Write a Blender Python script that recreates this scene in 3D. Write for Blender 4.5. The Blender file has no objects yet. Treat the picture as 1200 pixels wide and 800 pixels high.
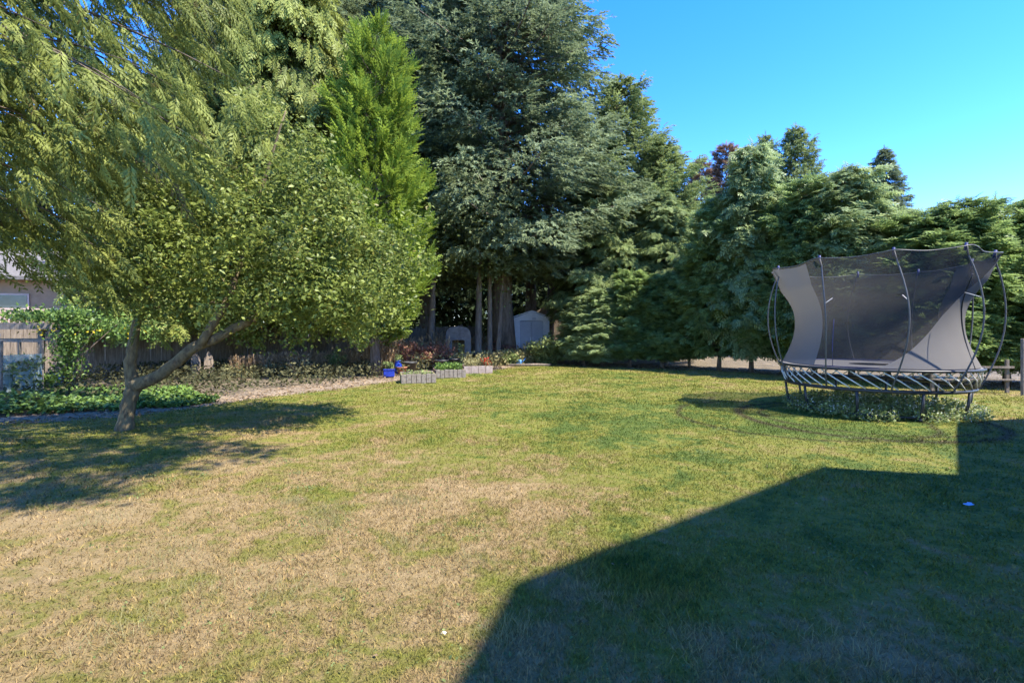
import bpy, bmesh, math, random
import numpy as np
from mathutils import Vector, Matrix
R = math.radians
random.seed(11); rng = np.random.default_rng(11)
scene = bpy.context.scene
COL = scene.collection
F, HZ, CH = 600.0, 385.0, 1.55           # focal (px of 1200), horizon row, camera height
def gp(x, y, z=0.0):                      # pixel of the photo -> ground point
    d = (CH - z) * F / (y - HZ); return Vector(((x - 600) * d / F, d, z))
def ap(x, y, d):                          # pixel at a given depth
    return Vector(((x - 600) * d / F, d, CH - (y - HZ) * d / F))

# ------------------------------------------------------------------ camera, sun, sky
cam = bpy.data.objects.new('camera', bpy.data.cameras.new('camera')); COL.objects.link(cam)
cam.location = (0, 0, CH); cam.rotation_euler = (R(90), 0, 0)
cam.data.sensor_width = 36; cam.data.lens = 18; cam.data.shift_y = -0.0125
cam.data.clip_start = 0.05; cam.data.clip_end = 3000
scene.camera = cam
AZ, EL = R(115), R(56)                     # sun to the right of the view direction
sdir = Vector((math.sin(AZ) * math.cos(EL), math.cos(AZ) * math.cos(EL), math.sin(EL)))
sun = bpy.data.objects.new('sun', bpy.data.lights.new('sun', 'SUN')); COL.objects.link(sun)
sun.data.energy = 2.9; sun.data.angle = R(0.55); sun.data.color = (1.0, 0.93, 0.80)
sun.rotation_euler = sdir.to_track_quat('Z', 'Y').to_euler()
w = bpy.data.worlds.new('World'); scene.world = w; w.use_nodes = True
nt = w.node_tree; nt.nodes.clear()
out = nt.nodes.new('ShaderNodeOutputWorld'); bg = nt.nodes.new('ShaderNodeBackground')
sky = nt.nodes.new('ShaderNodeTexSky'); sky.sky_type = 'NISHITA'; sky.sun_disc = False
sky.sun_elevation = EL; sky.sun_rotation = AZ; sky.air_density = 1.0; sky.dust_density = 0.05; sky.ozone_density = 3.6
sky.altitude = 1800
hs = nt.nodes.new('ShaderNodeHueSaturation'); hs.inputs['Saturation'].default_value = 1.33; hs.inputs['Hue'].default_value = 0.515
nt.links.new(sky.outputs[0], hs.inputs['Color']); nt.links.new(hs.outputs[0], bg.inputs[0])
bg.inputs[1].default_value = 0.15
nt.links.new(bg.outputs[0], out.inputs[0])
scene.view_settings.view_transform = 'Standard'; scene.view_settings.look = 'None'
scene.view_settings.gamma = 1.0; scene.view_settings.exposure = 2.24
scene.render.engine = 'CYCLES'
scene.cycles.max_bounces = 6; scene.cycles.transparent_max_bounces = 12; scene.cycles.transmission_bounces = 4
scene.cycles.diffuse_bounces = 4

# ------------------------------------------------------------------ materials
def newmat(name):
    m = bpy.data.materials.new(name); m.use_nodes = True; t = m.node_tree; t.nodes.clear()
    o = t.nodes.new('ShaderNodeOutputMaterial'); return m, t, o
def N(t, typ, **kw):
    n = t.nodes.new(typ)
    for k, v in kw.items():
        if k in n.inputs: n.inputs[k].default_value = v
        else: setattr(n, k, v)
    return n
def ramp(t, stops):
    n = t.nodes.new('ShaderNodeValToRGB'); e = n.color_ramp.elements
    while len(e) < len(stops): e.new(0.5)
    for i, (p, c) in enumerate(stops): e[i].position = p; e[i].color = (*c, 1)
    return n
def surf(name, c1, c2, scale=6, rough=0.8, bump=0.3, stretch=(1, 1, 1), metal=0, detail=6, dist=0.01):
    m, t, o = newmat(name)
    tc = N(t, 'ShaderNodeTexCoord'); mp = N(t, 'ShaderNodeMapping'); mp.inputs['Scale'].default_value = stretch
    nz = N(t, 'ShaderNodeTexNoise', Scale=scale, Detail=detail, Roughness=0.65)
    rp = ramp(t, [(0.32, c1), (0.68, c2)]); b = N(t, 'ShaderNodeBump', Strength=bump, Distance=dist)
    p = N(t, 'ShaderNodeBsdfPrincipled', Roughness=rough, Metallic=metal)
    L = t.links.new
    L(tc.outputs['Object'], mp.inputs[0]); L(mp.outputs[0], nz.inputs['Vector']); L(nz.outputs[0], rp.inputs[0])
    L(rp.outputs[0], p.inputs['Base Color']); L(nz.outputs[0], b.inputs['Height']); L(b.outputs[0], p.inputs['Normal'])
    L(p.outputs[0], o.inputs[0]); return m
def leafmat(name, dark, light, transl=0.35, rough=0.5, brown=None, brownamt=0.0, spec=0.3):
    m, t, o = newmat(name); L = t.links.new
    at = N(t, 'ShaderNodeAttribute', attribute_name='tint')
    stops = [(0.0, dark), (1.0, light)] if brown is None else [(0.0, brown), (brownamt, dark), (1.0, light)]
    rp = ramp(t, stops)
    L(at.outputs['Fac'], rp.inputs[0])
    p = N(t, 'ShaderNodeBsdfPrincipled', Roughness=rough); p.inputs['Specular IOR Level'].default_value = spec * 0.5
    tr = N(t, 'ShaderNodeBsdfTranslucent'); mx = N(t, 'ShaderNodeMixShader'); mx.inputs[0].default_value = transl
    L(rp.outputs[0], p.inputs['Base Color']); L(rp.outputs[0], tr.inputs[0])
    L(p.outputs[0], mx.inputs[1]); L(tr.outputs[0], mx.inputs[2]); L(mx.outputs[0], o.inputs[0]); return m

M = {}
M['bark'] = surf('bark_grey_brown', (0.07, 0.05, 0.035), (0.22, 0.17, 0.13), 5, 0.95, 1.0, (3, 3, 0.6), dist=0.03)
M['bark_apple'] = surf('bark_apple', (0.055, 0.04, 0.025), (0.21, 0.165, 0.085), 9, 0.95, 1.0, (2, 2, 0.8), dist=0.02)
M['bark_pale'] = surf('bark_pale', (0.09, 0.068, 0.05), (0.26, 0.205, 0.155), 4, 0.95, 1.0, (3, 3, 0.5), dist=0.03)
M['fence'] = surf('weathered_board', (0.10, 0.076, 0.055), (0.25, 0.20, 0.15), 4, 0.9, 0.5, (6, 6, 0.7))
M['grey_wood'] = surf('grey_timber', (0.13, 0.105, 0.08), (0.28, 0.235, 0.19), 5, 0.9, 0.5, (6, 6, 1))
M['block'] = surf('concrete_block', (0.13, 0.105, 0.08), (0.29, 0.25, 0.205), 12, 0.95, 0.4)
M['soil'] = surf('soil', (0.05, 0.035, 0.022), (0.13, 0.09, 0.06), 9, 1.0, 0.9, dist=0.05)
M['black_steel'] = surf('black_steel', (0.022, 0.023, 0.025), (0.04, 0.04, 0.043), 20, 0.45, 0.05)
M['pole'] = surf('grey_pole', (0.075, 0.075, 0.078), (0.12, 0.12, 0.122), 20, 0.5, 0.05)
M['rod'] = surf('white_rod', (0.62, 0.60, 0.54), (0.74, 0.72, 0.66), 20, 0.45, 0.05)
M['mat'] = surf('jump_mat', (0.15, 0.145, 0.145), (0.21, 0.205, 0.20), 30, 0.55, 0.05)
M['rimblue'] = surf('blue_edge', (0.02, 0.03, 0.12), (0.03, 0.045, 0.18), 30, 0.6, 0.05)
M['white_metal'] = surf('white_sheet_metal', (0.52, 0.52, 0.55), (0.64, 0.64, 0.66), 3, 0.5, 0.05)
M['grey_door'] = surf('grey_door_metal', (0.33, 0.34, 0.39), (0.40, 0.41, 0.46), 3, 0.5, 0.05)
M['brown_wall'] = surf('brown_wall', (0.16, 0.12, 0.085), (0.24, 0.185, 0.13), 3, 0.9, 0.2)
M['beige_wall'] = surf('beige_wall', (0.30, 0.195, 0.115), (0.38, 0.255, 0.155), 3, 0.9, 0.1)
M['roof'] = surf('roof_shingle', (0.10, 0.092, 0.085), (0.17, 0.155, 0.14), 9, 0.9, 0.4)
M['glass'] = surf('dark_glass', (0.02, 0.025, 0.03), (0.05, 0.06, 0.07), 2, 0.08, 0.0)
M['trim'] = surf('pink_beige_trim', (0.48, 0.34, 0.28), (0.62, 0.46, 0.38), 6, 0.7, 0.1)
M['blue_glaze'] = surf('blue_glaze', (0.012, 0.03, 0.22), (0.02, 0.05, 0.38), 6, 0.12, 0.02)
M['blue_tarp'] = surf('blue_tarp', (0.13, 0.20, 0.38), (0.22, 0.33, 0.52), 6, 0.45, 0.5, dist=0.04)
M['terracotta'] = surf('terracotta', (0.24, 0.10, 0.05), (0.38, 0.17, 0.09), 8, 0.85, 0.2)
M['black_pot'] = surf('black_plastic', (0.02, 0.02, 0.022), (0.05, 0.05, 0.05), 8, 0.5, 0.1)
M['white'] = surf('white_paint', (0.68, 0.68, 0.68), (0.8, 0.8, 0.79), 8, 0.5, 0.05)
M['blue_plastic'] = surf('light_blue_plastic', (0.10, 0.28, 0.55), (0.16, 0.38, 0.68), 8, 0.4, 0.1)
M['stone'] = surf('pale_stone', (0.48, 0.45, 0.40), (0.68, 0.65, 0.58), 14, 0.9, 0.3)
M['arch'] = surf('grey_weathered_panel', (0.10, 0.09, 0.08), (0.21, 0.19, 0.17), 5, 0.85, 0.3)
M['shade_stucco'] = surf('shade_house_stucco', (0.5, 0.48, 0.44), (0.6, 0.58, 0.53), 5, 0.9, 0.2)

M['l_cedar'] = leafmat('cedar_foliage', (0.10, 0.13, 0.028), (0.37, 0.41, 0.10), 0.38, 0.5, (0.15, 0.12, 0.045), 0.04)
M['l_apple'] = leafmat('apple_foliage', (0.07, 0.11, 0.024), (0.32, 0.37, 0.085), 0.42, 0.4, (0.24, 0.21, 0.05), 0.06, spec=0.45)
M['l_spruce'] = leafmat('spruce_foliage', (0.07, 0.10, 0.048), (0.30, 0.365, 0.19), 0.38, 0.55, (0.10, 0.07, 0.045), 0.07)
M['l_fir'] = leafmat('fir_foliage', (0.085, 0.125, 0.042), (0.34, 0.41, 0.15), 0.40, 0.55, (0.12, 0.09, 0.045), 0.05)
M['l_bright'] = leafmat('bright_foliage', (0.08, 0.135, 0.028), (0.32, 0.42, 0.055), 0.42, 0.5)
M['l_hedge'] = leafmat('hedge_foliage', (0.10, 0.165, 0.045), (0.37, 0.48, 0.16), 0.48, 0.42, (0.16, 0.11, 0.06), 0.04, spec=0.45)
M['l_hedge_pale'] = leafmat('hedge_pale_foliage', (0.13, 0.19, 0.065), (0.44, 0.53, 0.24), 0.48, 0.45, spec=0.4)
M['l_dark'] = leafmat('dark_foliage', (0.022, 0.038, 0.018), (0.075, 0.11, 0.045), 0.2, 0.6)
M['l_russet'] = leafmat('russet_foliage', (0.17, 0.105, 0.07), (0.36, 0.25, 0.18), 0.3, 0.6)
M['l_ivy'] = leafmat('ivy_foliage', (0.045, 0.095, 0.025), (0.22, 0.33, 0.07), 0.28, 0.35, spec=0.45)
M['l_dry'] = leafmat('dry_stalks', (0.22, 0.13, 0.07), (0.58, 0.43, 0.26), 0.4, 0.8)
M['l_drygreen'] = leafmat('half_dry_foliage', (0.12, 0.12, 0.05), (0.42, 0.38, 0.18), 0.3, 0.7)
M['l_shade'] = leafmat('shade_toned_undergrowth', (0.045, 0.05, 0.022), (0.17, 0.155, 0.07), 0.25, 0.7)  # darker foliage tone, shade at the fence foot put into the colour
M['l_rust'] = leafmat('rust_foliage', (0.18, 0.075, 0.05), (0.42, 0.22, 0.15), 0.3, 0.7)
M['l_weed'] = leafmat('weed_foliage', (0.09, 0.13, 0.04), (0.33, 0.38, 0.14), 0.3, 0.6)
M['l_flower'] = leafmat('white_petals', (0.55, 0.54, 0.45), (0.8, 0.8, 0.72), 0.25, 0.6)
M['l_yellow'] = leafmat('yellow_petals', (0.5, 0.36, 0.02), (0.75, 0.58, 0.05), 0.25, 0.6)
M['l_red'] = leafmat('red_petals', (0.35, 0.02, 0.015), (0.6, 0.05, 0.03), 0.25, 0.6)
M['l_litter'] = leafmat('leaf_litter', (0.10, 0.065, 0.035), (0.34, 0.24, 0.14), 0.1, 0.9)

# lawn colour: one node group used by the turf sheet and by the blades
def lawn_group():
    g = bpy.data.node_groups.new('lawn_colour', 'ShaderNodeTree')
    g.interface.new_socket('Color', in_out='OUTPUT', socket_type='NodeSocketColor')
    g.interface.new_socket('Dry', in_out='OUTPUT', socket_type='NodeSocketFloat')
    go = g.nodes.new('NodeGroupOutput'); L = g.links.new
    ge = N(g, 'ShaderNodeNewGeometry'); sp = N(g, 'ShaderNodeSeparateXYZ'); L(ge.outputs['Position'], sp.inputs[0])
    fl = N(g, 'ShaderNodeCombineXYZ'); L(sp.outputs[0], fl.inputs[0]); L(sp.outputs[1], fl.inputs[1])
    def noise(s, d=5, r=0.6, dist=0.0):
        n = N(g, 'ShaderNodeTexNoise', Scale=s, Detail=d, Roughness=r, Distortion=dist); L(fl.outputs[0], n.inputs['Vector']); return n.outputs[0]
    def mth(op, a, b=None, c=None, clamp=False):
        n = N(g, 'ShaderNodeMath', operation=op, use_clamp=clamp)
        for i, v in enumerate((a, b, c)):
            if v is None: continue
            if isinstance(v, (int, float)): n.inputs[i].default_value = v
            else: L(v, n.inputs[i])
        return n.outputs[0]
    def gauss(cx, cy, rx, ry):            # 1 at the centre of a patch, falling to 0
        dx = mth('MULTIPLY', mth('SUBTRACT', sp.outputs[0], cx), 1 / rx); dy = mth('MULTIPLY', mth('SUBTRACT', sp.outputs[1], cy), 1 / ry)
        r2 = mth('ADD', mth('MULTIPLY', dx, dx), mth('MULTIPLY', dy, dy))
        return mth('POWER', 2.718, mth('MULTIPLY', r2, -1.0))
    big = noise(0.45, 4, 0.6, 0.6); mid = noise(1.9, 5, 0.65, 0.8); fine = noise(9, 4, 0.7); tiny = noise(60, 3, 0.7)
    dry = mth('ADD', mth('MULTIPLY', big, 1.0), mth('MULTIPLY', mid, 1.45))
    dry = mth('ADD', dry, mth('MULTIPLY', fine, 0.85)); dry = mth('SUBTRACT', dry, 1.33)
    dry = mth('ADD', dry, mth('MULTIPLY', gauss(-2.8, 3.6, 3.6, 2.6), 0.32))
    dry = mth('ADD', dry, mth('MULTIPLY', gauss(0.0, 4.9, 0.9, 0.7), 0.20))
    dry = mth('ADD', dry, mth('MULTIPLY', gauss(2.3, 2.2, 1.6, 0.8), 0.22))
    dry = mth('ADD', dry, mth('MULTIPLY', gauss(-3.2, 9.5, 2.0, 1.5), 0.10))
    dry = mth('SUBTRACT', dry, mth('MULTIPLY', gauss(3.6, 8.2, 3.6, 2.8), 0.30))
    dry = mth('SUBTRACT', dry, mth('MULTIPLY', gauss(5.0, 4.2, 2.8, 1.5), 0.20))
    dry = mth('SUBTRACT', dry, mth('MULTIPLY', gauss(0.9, 3.1, 0.8, 0.6), 0.20))
    dry = mth('SUBTRACT', dry, mth('MULTIPLY', gauss(0.0, 15, 8, 6), 0.08))
    rp = ramp(g, [(0.0, (0.085, 0.125, 0.024)), (0.22, (0.185, 0.190, 0.034)), (0.40, (0.215, 0.192, 0.055)), (0.56, (0.285, 0.208, 0.092)), (0.85, (0.35, 0.255, 0.13))])
    L(dry, rp.inputs[0])
    # dark wobbly rings mixed into the turf colour round the trampoline
    wob = mth('MULTIPLY', mth('SUBTRACT', mid, 0.5), 0.35); dark_ring = None
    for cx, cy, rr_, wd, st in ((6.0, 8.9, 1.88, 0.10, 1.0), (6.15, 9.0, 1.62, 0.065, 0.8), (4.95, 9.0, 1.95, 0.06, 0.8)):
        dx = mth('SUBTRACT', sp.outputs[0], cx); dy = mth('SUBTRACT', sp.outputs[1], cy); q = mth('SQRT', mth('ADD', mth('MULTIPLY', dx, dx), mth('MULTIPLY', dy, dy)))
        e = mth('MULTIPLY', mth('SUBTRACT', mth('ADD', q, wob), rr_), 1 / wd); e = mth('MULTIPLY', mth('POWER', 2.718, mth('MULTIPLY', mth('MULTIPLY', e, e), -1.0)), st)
        dark_ring = e if dark_ring is None else mth('MAXIMUM', dark_ring, e)
    rm = N(g, 'ShaderNodeMix', data_type='RGBA'); L(dark_ring, rm.inputs[0]); L(rp.outputs[0], rm.inputs[6]); rm.inputs[7].default_value = (0.055, 0.048, 0.02, 1); rp = rm
    hv = N(g, 'ShaderNodeHueSaturation', Saturation=1.0); L(rp.outputs[2] if rp.bl_idname == 'ShaderNodeMix' else rp.outputs[0], hv.inputs['Color'])
    L(mth('ADD', mth('MULTIPLY', tiny, 0.9), mth('ADD', mth('MULTIPLY', fine, 0.5), 0.30)), hv.inputs['Value'])
    L(hv.outputs[0], go.inputs[0]); L(dry, go.inputs[1]); return g
LG = lawn_group()
def lawn_mat(name, blade):
    m, t, o = newmat(name); L = t.links.new
    g = t.nodes.new('ShaderNodeGroup'); g.node_tree = LG
    p = N(t, 'ShaderNodeBsdfPrincipled', Roughness=0.75); p.inputs['Specular IOR Level'].default_value = 0.15
    if blade:
        at = N(t, 'ShaderNodeAttribute', attribute_name='tint')
        rp = ramp(t, [(0.0, (0.42, 0.38, 0.40)), (0.55, (1.0, 1.0, 0.95)), (1.0, (1.65, 1.55, 1.35))])
        L(at.outputs['Fac'], rp.inputs[0])
        mu = N(t, 'ShaderNodeMix', data_type='RGBA', blend_type='MULTIPLY'); mu.inputs[0].default_value = 1
        L(g.outputs[0], mu.inputs[6]); L(rp.outputs[0], mu.inputs[7])
        tr = N(t, 'ShaderNodeBsdfTranslucent'); mx = N(t, 'ShaderNodeMixShader'); mx.inputs[0].default_value = 0.35
        L(mu.outputs[2], p.inputs['Base Color']); L(mu.outputs[2], tr.inputs[0])
        L(p.outputs[0], mx.inputs[1]); L(tr.outputs[0], mx.inputs[2]); L(mx.outputs[0], o.inputs[0])
    else:
        ge = N(t, 'ShaderNodeNewGeometry'); nz = N(t, 'ShaderNodeTexNoise', Scale=45, Detail=5, Roughness=0.75); L(ge.outputs['Position'], nz.inputs['Vector'])
        b = N(t, 'ShaderNodeBump', Strength=1.0, Distance=0.035); L(nz.outputs[0], b.inputs['Height'])
        L(g.outputs[0], p.inputs['Base Color']); L(b.outputs[0], p.inputs['Normal']); L(p.outputs[0], o.inputs[0])
    return m
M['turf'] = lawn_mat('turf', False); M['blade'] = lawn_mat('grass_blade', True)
def dirt_mat(name, c1, c2, c3):
    m, t, o = newmat(name); L = t.links.new
    ge = N(t, 'ShaderNodeNewGeometry'); n1 = N(t, 'ShaderNodeTexNoise', Scale=1.5, Detail=8, Roughness=0.7); n2 = N(t, 'ShaderNodeTexNoise', Scale=30, Detail=5, Roughness=0.7)
    L(ge.outputs['Position'], n1.inputs['Vector']); L(ge.outputs['Position'], n2.inputs['Vector'])
    ad = N(t, 'ShaderNodeMath', operation='MULTIPLY_ADD'); L(n2.outputs[0], ad.inputs[0]); ad.inputs[1].default_value = 0.5; L(n1.outputs[0], ad.inputs[2])
    rp = ramp(t, [(0.55, c1), (0.75, c2), (0.95, c3)]); L(ad.outputs[0], rp.inputs[0])
    b = N(t, 'ShaderNodeBump', Strength=0.9, Distance=0.04); L(n2.outputs[0], b.inputs['Height'])
    p = N(t, 'ShaderNodeBsdfPrincipled', Roughness=0.95); L(rp.outputs[0], p.inputs['Base Color']); L(b.outputs[0], p.inputs['Normal']); L(p.outputs[0], o.inputs[0]); return m
M['dirt'] = dirt_mat('bare_dirt', (0.13, 0.10, 0.068), (0.25, 0.19, 0.125), (0.34, 0.265, 0.18))
M['ground'] = dirt_mat('garden_soil', (0.055, 0.045, 0.028), (0.13, 0.10, 0.06), (0.24, 0.18, 0.11))
# netting: woven mesh, see-through
def net_mat(name, alpha, c):
    m, t, o = newmat(name); L = t.links.new
    tc = N(t, 'ShaderNodeTexCoord'); nz = N(t, 'ShaderNodeTexNoise', Scale=1.6, Detail=3); L(tc.outputs['Object'], nz.inputs['Vector'])
    v = N(t, 'ShaderNodeTexVoronoi', Scale=9); L(tc.outputs['Object'], v.inputs['Vector'])
    d = N(t, 'ShaderNodeBsdfDiffuse'); d.inputs[0].default_value = (*c, 1)
    tl = N(t, 'ShaderNodeBsdfTranslucent'); tl.inputs[0].default_value = (*c, 1)
    mm = N(t, 'ShaderNodeMixShader'); mm.inputs[0].default_value = 0.35; L(d.outputs[0], mm.inputs[1]); L(tl.outputs[0], mm.inputs[2])
    tp = N(t, 'ShaderNodeBsdfTransparent'); mx = N(t, 'ShaderNodeMixShader')
    ma = N(t, 'ShaderNodeMath', operation='MULTIPLY_ADD'); L(nz.outputs[0], ma.inputs[0]); ma.inputs[1].default_value = 0.12; ma.inputs[2].default_value = alpha - 0.06
    L(ma.outputs[0], mx.inputs[0]); L(tp.outputs[0], mx.inputs[1]); L(mm.outputs[0], mx.inputs[2]); L(mx.outputs[0], o.inputs[0]); return m
M['net'] = net_mat('safety_net', 0.58, (0.075, 0.071, 0.068))
M['net_dense'] = net_mat('safety_net_doubled', 0.90, (0.215, 0.205, 0.198))
def plastic_sheet():
    m, t, o = newmat('pale_plastic_sheet'); L = t.links.new
    d = N(t, 'ShaderNodeBsdfPrincipled', Roughness=0.3); d.inputs['Base Color'].default_value = (0.36, 0.44, 0.41, 1)
    tp = N(t, 'ShaderNodeBsdfTransparent'); mx = N(t, 'ShaderNodeMixShader'); mx.inputs[0].default_value = 0.62
    L(tp.outputs[0], mx.inputs[1]); L(d.outputs[0], mx.inputs[2]); L(mx.outputs[0], o.inputs[0]); return m
M['sheet'] = plastic_sheet()

# ------------------------------------------------------------------ object helpers
def tag(o, label=None, cat=None, group=None, kind=None):
    if label: o['label'] = label
    if cat: o['category'] = cat
    if group: o['group'] = group
    if kind: o['kind'] = kind
    return o
def thing(name, label, cat, loc=(0, 0, 0), rz=0, group=None):
    o = bpy.data.objects.new(name, None); COL.objects.link(o); o.location = loc; o.rotation_euler = (0, 0, rz); o.empty_display_size = 0.1
    return tag(o, label, cat, group)
def link(name, me, mat=None, parent=None, loc=None):
    o = bpy.data.objects.new(name, me); COL.objects.link(o)
    if mat is not None and not me.materials: me.materials.append(mat)
    if parent: o.parent = parent
    if loc is not None: o.location = loc
    return o
def copy_tree(o, parent=None):
    c = o.copy(); COL.objects.link(c); c.parent = parent
    for ch in list(o.children): copy_tree(ch, c)
    return c
def npmesh(name, V, T, tint=None, smooth=False):
    me = bpy.data.meshes.new(name); V = np.asarray(V, np.float32); T = np.asarray(T, np.int32); k = T.shape[1]
    me.vertices.add(len(V)); me.vertices.foreach_set('co', V.ravel())
    me.loops.add(T.size); me.loops.foreach_set('vertex_index', T.ravel())
    me.polygons.add(len(T)); me.polygons.foreach_set('loop_start', np.arange(0, T.size, k, dtype=np.int32))
    me.polygons.foreach_set('loop_total', np.full(len(T), k, np.int32))
    if smooth: me.polygons.foreach_set('use_smooth', np.ones(len(T), bool))
    if tint is not None:
        a = me.attributes.new('tint', 'FLOAT', 'FACE'); a.data.foreach_set('value', np.asarray(tint, np.float32))
    me.update(calc_edges=True); return me
class Fol:                                 # collects many small leaf faces
    def __init__(s): s.V = []; s.T = []; s.c = []; s.n = 0
    def scatter(s, proto, pos, d, up, size, tint, jitter=0.0):
        pv, pf = proto; pos = np.asarray(pos, float); n = len(pos)
        if n == 0: return
        d = d / (np.linalg.norm(d, axis=1, keepdims=True) + 1e-9)
        x = np.cross(d, up); x /= (np.linalg.norm(x, axis=1, keepdims=True) + 1e-9); z = np.cross(x, d)
        Rm = np.stack([x, d, z], 2) * np.asarray(size)[:, None, None]
        v = np.einsum('nij,kj->nki', Rm, pv) + pos[:, None, :]
        f = pf[None] + (np.arange(n) * len(pv))[:, None, None] + s.n
        s.V.append(v.reshape(-1, 3)); s.T.append(f.reshape(-1, 3)); s.n += n * len(pv)
        s.c.append(np.clip(np.repeat(tint, len(pf)) + rng.normal(0, 0.07, n * len(pf)), 0, 1))
    def mesh(s, name): return npmesh(name, np.concatenate(s.V), np.concatenate(s.T), np.concatenate(s.c))
def rdir(n, zs=1.0):
    v = rng.normal(size=(n, 3)); v[:, 2] *= zs; return v / np.linalg.norm(v, axis=1, keepdims=True)

# leaf prototypes: length 1 along +Y, face up +Z
def strip(a, b, wdt, nrm=(0, 0, 1)):
    a = np.array(a, float); b = np.array(b, float); d = b - a; x = np.cross(d, nrm); x = x / (np.linalg.norm(x) + 1e-9) * wdt
    return [a - x * 0.55, a + (b - a) * 0.45 + x, b, a + (b - a) * 0.45 - x]
def proto(strips):
    V = []; T = []
    for q in strips:
        k = len(V); V += list(q); T += [(k, k + 1, k + 2), (k, k + 2, k + 3)]
    return np.array(V), np.array(T)
def bend(p, k): v = p[0].copy(); v[:, 2] -= k * v[:, 1] ** 2; return v, p[1]
def cedar_spray(nb, sub, wd, ang=42, ln=0.42):
    S = [strip((0, 0, 0), (0, 1, 0), wd * 0.5)]; r = random.Random(3)
    for i in range(nb):
        t = 0.06 + 0.86 * i / nb; sd = 1 if i % 2 else -1; l = ln * (1 - t * 0.62) * r.uniform(0.75, 1.15)
        a = R(ang + r.uniform(-7, 7)); dx, dy = math.sin(a) * sd, math.cos(a); z = r.uniform(-0.04, 0.02)
        S.append(strip((0, t, 0), (dx * l, t + dy * l, z - 0.10 * l), wd))
        for j in range(sub):
            u = 0.3 + 0.6 * j / max(sub, 1); sj = 1 if j % 2 else -1; b = a * sd + sj * R(38); ll = l * 0.34
            ox, oy = dx * l * u, t + dy * l * u
            S.append(strip((ox, oy, z * u), (ox + math.sin(b) * ll, oy + math.cos(b) * ll, z - 0.05), wd * 0.8))
    return proto(S)
P_CEDAR = bend(cedar_spray(13, 2, 0.024, 36, 0.34), 0.26)
P_CEDAR_B = bend(cedar_spray(15, 2, 0.022, 30, 0.30), 0.42)
P_CEDAR_LO = bend(cedar_spray(8, 0, 0.050), 0.20)
P_HEDGE = bend(cedar_spray(7, 0, 0.058, 48, 0.5), 0.25)
P_BRIGHT = bend(cedar_spray(8, 0, 0.050, 30, 0.40), -0.10)
def needle_twig():
    S = []; r = random.Random(5)
    for i in range(13):
        t = i / 13; a = r.uniform(0, 6.28); l = 0.24 * (1.1 - t * 0.5)
        c = (math.cos(a) * l, t + l * 0.75, math.sin(a) * l * 0.8)
        S.append(strip((0, t * 0.92, 0), c, 0.042, (r.uniform(-1, 1), 0.2, 1)))
    S.append(strip((0, 0, 0), (0, 1.05, 0), 0.05))
    return proto(S)
P_NEEDLE = needle_twig()
P_LEAF = (np.array([(0, 0, 0), (0.28, 0.42, 0.10), (0, 1.0, -0.10), (-0.28, 0.42, 0.10), (0, 0.45, 0)]), np.array([(0, 1, 4), (1, 2, 4), (4, 2, 3), (0, 4, 3)]))
P_STALK = proto([strip((0, 0, 0), (0, 1, 0), 0.012), strip((0, 0, 0), (0, 0.97, 0), 0.012, (1, 0, 0))])
P_SEED = proto([strip((0, 0.0, 0), (0.05 * math.cos(k * 2.2), 0.28 + 0.05 * k, 0.05 * math.sin(k * 2.2)), 0.035, (math.sin(k), 0, math.cos(k))) for k in range(5)])

def tube(pts, rad, seg=7, rough=0.0):      # swept tube arrays
    pts = [Vector(p) for p in pts]; V = []; T = []; prev = None
    for i, p in enumerate(pts):
        d = (pts[min(i + 1, len(pts) - 1)] - pts[max(i - 1, 0)]).normalized()
        if prev is None: x = d.orthogonal().normalized()
        else: x = (prev - d * prev.dot(d)).normalized()
        prev = x; y = d.cross(x)
        for k in range(seg):
            a = 6.28318 * k / seg; rr = rad[i] * (1 + (random.uniform(-rough, rough) if rough else 0)); V.append(p + x * math.cos(a) * rr + y * math.sin(a) * rr)
    for i in range(len(pts) - 1):
        for k in range(seg):
            a, b = i * seg + k, i * seg + (k + 1) % seg; T.append((a, b, b + seg)); T.append((a, b + seg, a + seg))
    for base, flip in ((0, 1), ((len(pts) - 1) * seg, 0)):
        for k in range(1, seg - 1): T.append((base, base + k + 1, base + k) if flip else (base, base + k, base + k + 1))
    return np.array([tuple(v) for v in V]), np.array(T)
class TB:                                  # many tubes in one mesh (limbs of one tree, one frame)
    def __init__(s): s.V = []; s.T = []; s.n = 0
    def add(s, pts, rad, seg=6, rough=0.0):
        if not hasattr(rad, '__len__'): rad = [rad] * len(pts)
        v, t = tube(pts, rad, seg, rough); s.V.append(v); s.T.append(t + s.n); s.n += len(v)
    def mesh(s, name, smooth=True): return npmesh(name, np.concatenate(s.V), np.concatenate(s.T), smooth=smooth)
def boxes(name, lst, mat, parent=None, bevel=0.0):   # lst: (cx,cy,cz,sx,sy,sz[,rz]) joined in one part
    bm = bmesh.new()
    for b in lst:
        rz = b[6] if len(b) > 6 else 0
        mt = Matrix.Translation(b[:3]) @ Matrix.Rotation(rz, 4, 'Z') @ Matrix.Diagonal((b[3], b[4], b[5], 1))
        bmesh.ops.create_cube(bm, size=1, matrix=mt)
    if bevel: bmesh.ops.bevel(bm, geom=bm.edges[:], offset=bevel, segments=1, affect='EDGES')
    me = bpy.data.meshes.new(name); bm.to_mesh(me); bm.free(); return link(name, me, mat, parent)
def prism(name, poly, z0, z1, mat, parent=None):
    bm = bmesh.new(); a = [bm.verts.new((x, y, z0)) for x, y in poly]; b = [bm.verts.new((x, y, z1)) for x, y in poly]
    n = len(poly); bm.faces.new(a[::-1]); bm.faces.new(b)
    for i in range(n): bm.faces.new((a[i], a[(i + 1) % n], b[(i + 1) % n], b[i]))
    bmesh.ops.recalc_face_normals(bm, faces=bm.faces[:])
    me = bpy.data.meshes.new(name); bm.to_mesh(me); bm.free(); return link(name, me, mat, parent)
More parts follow.
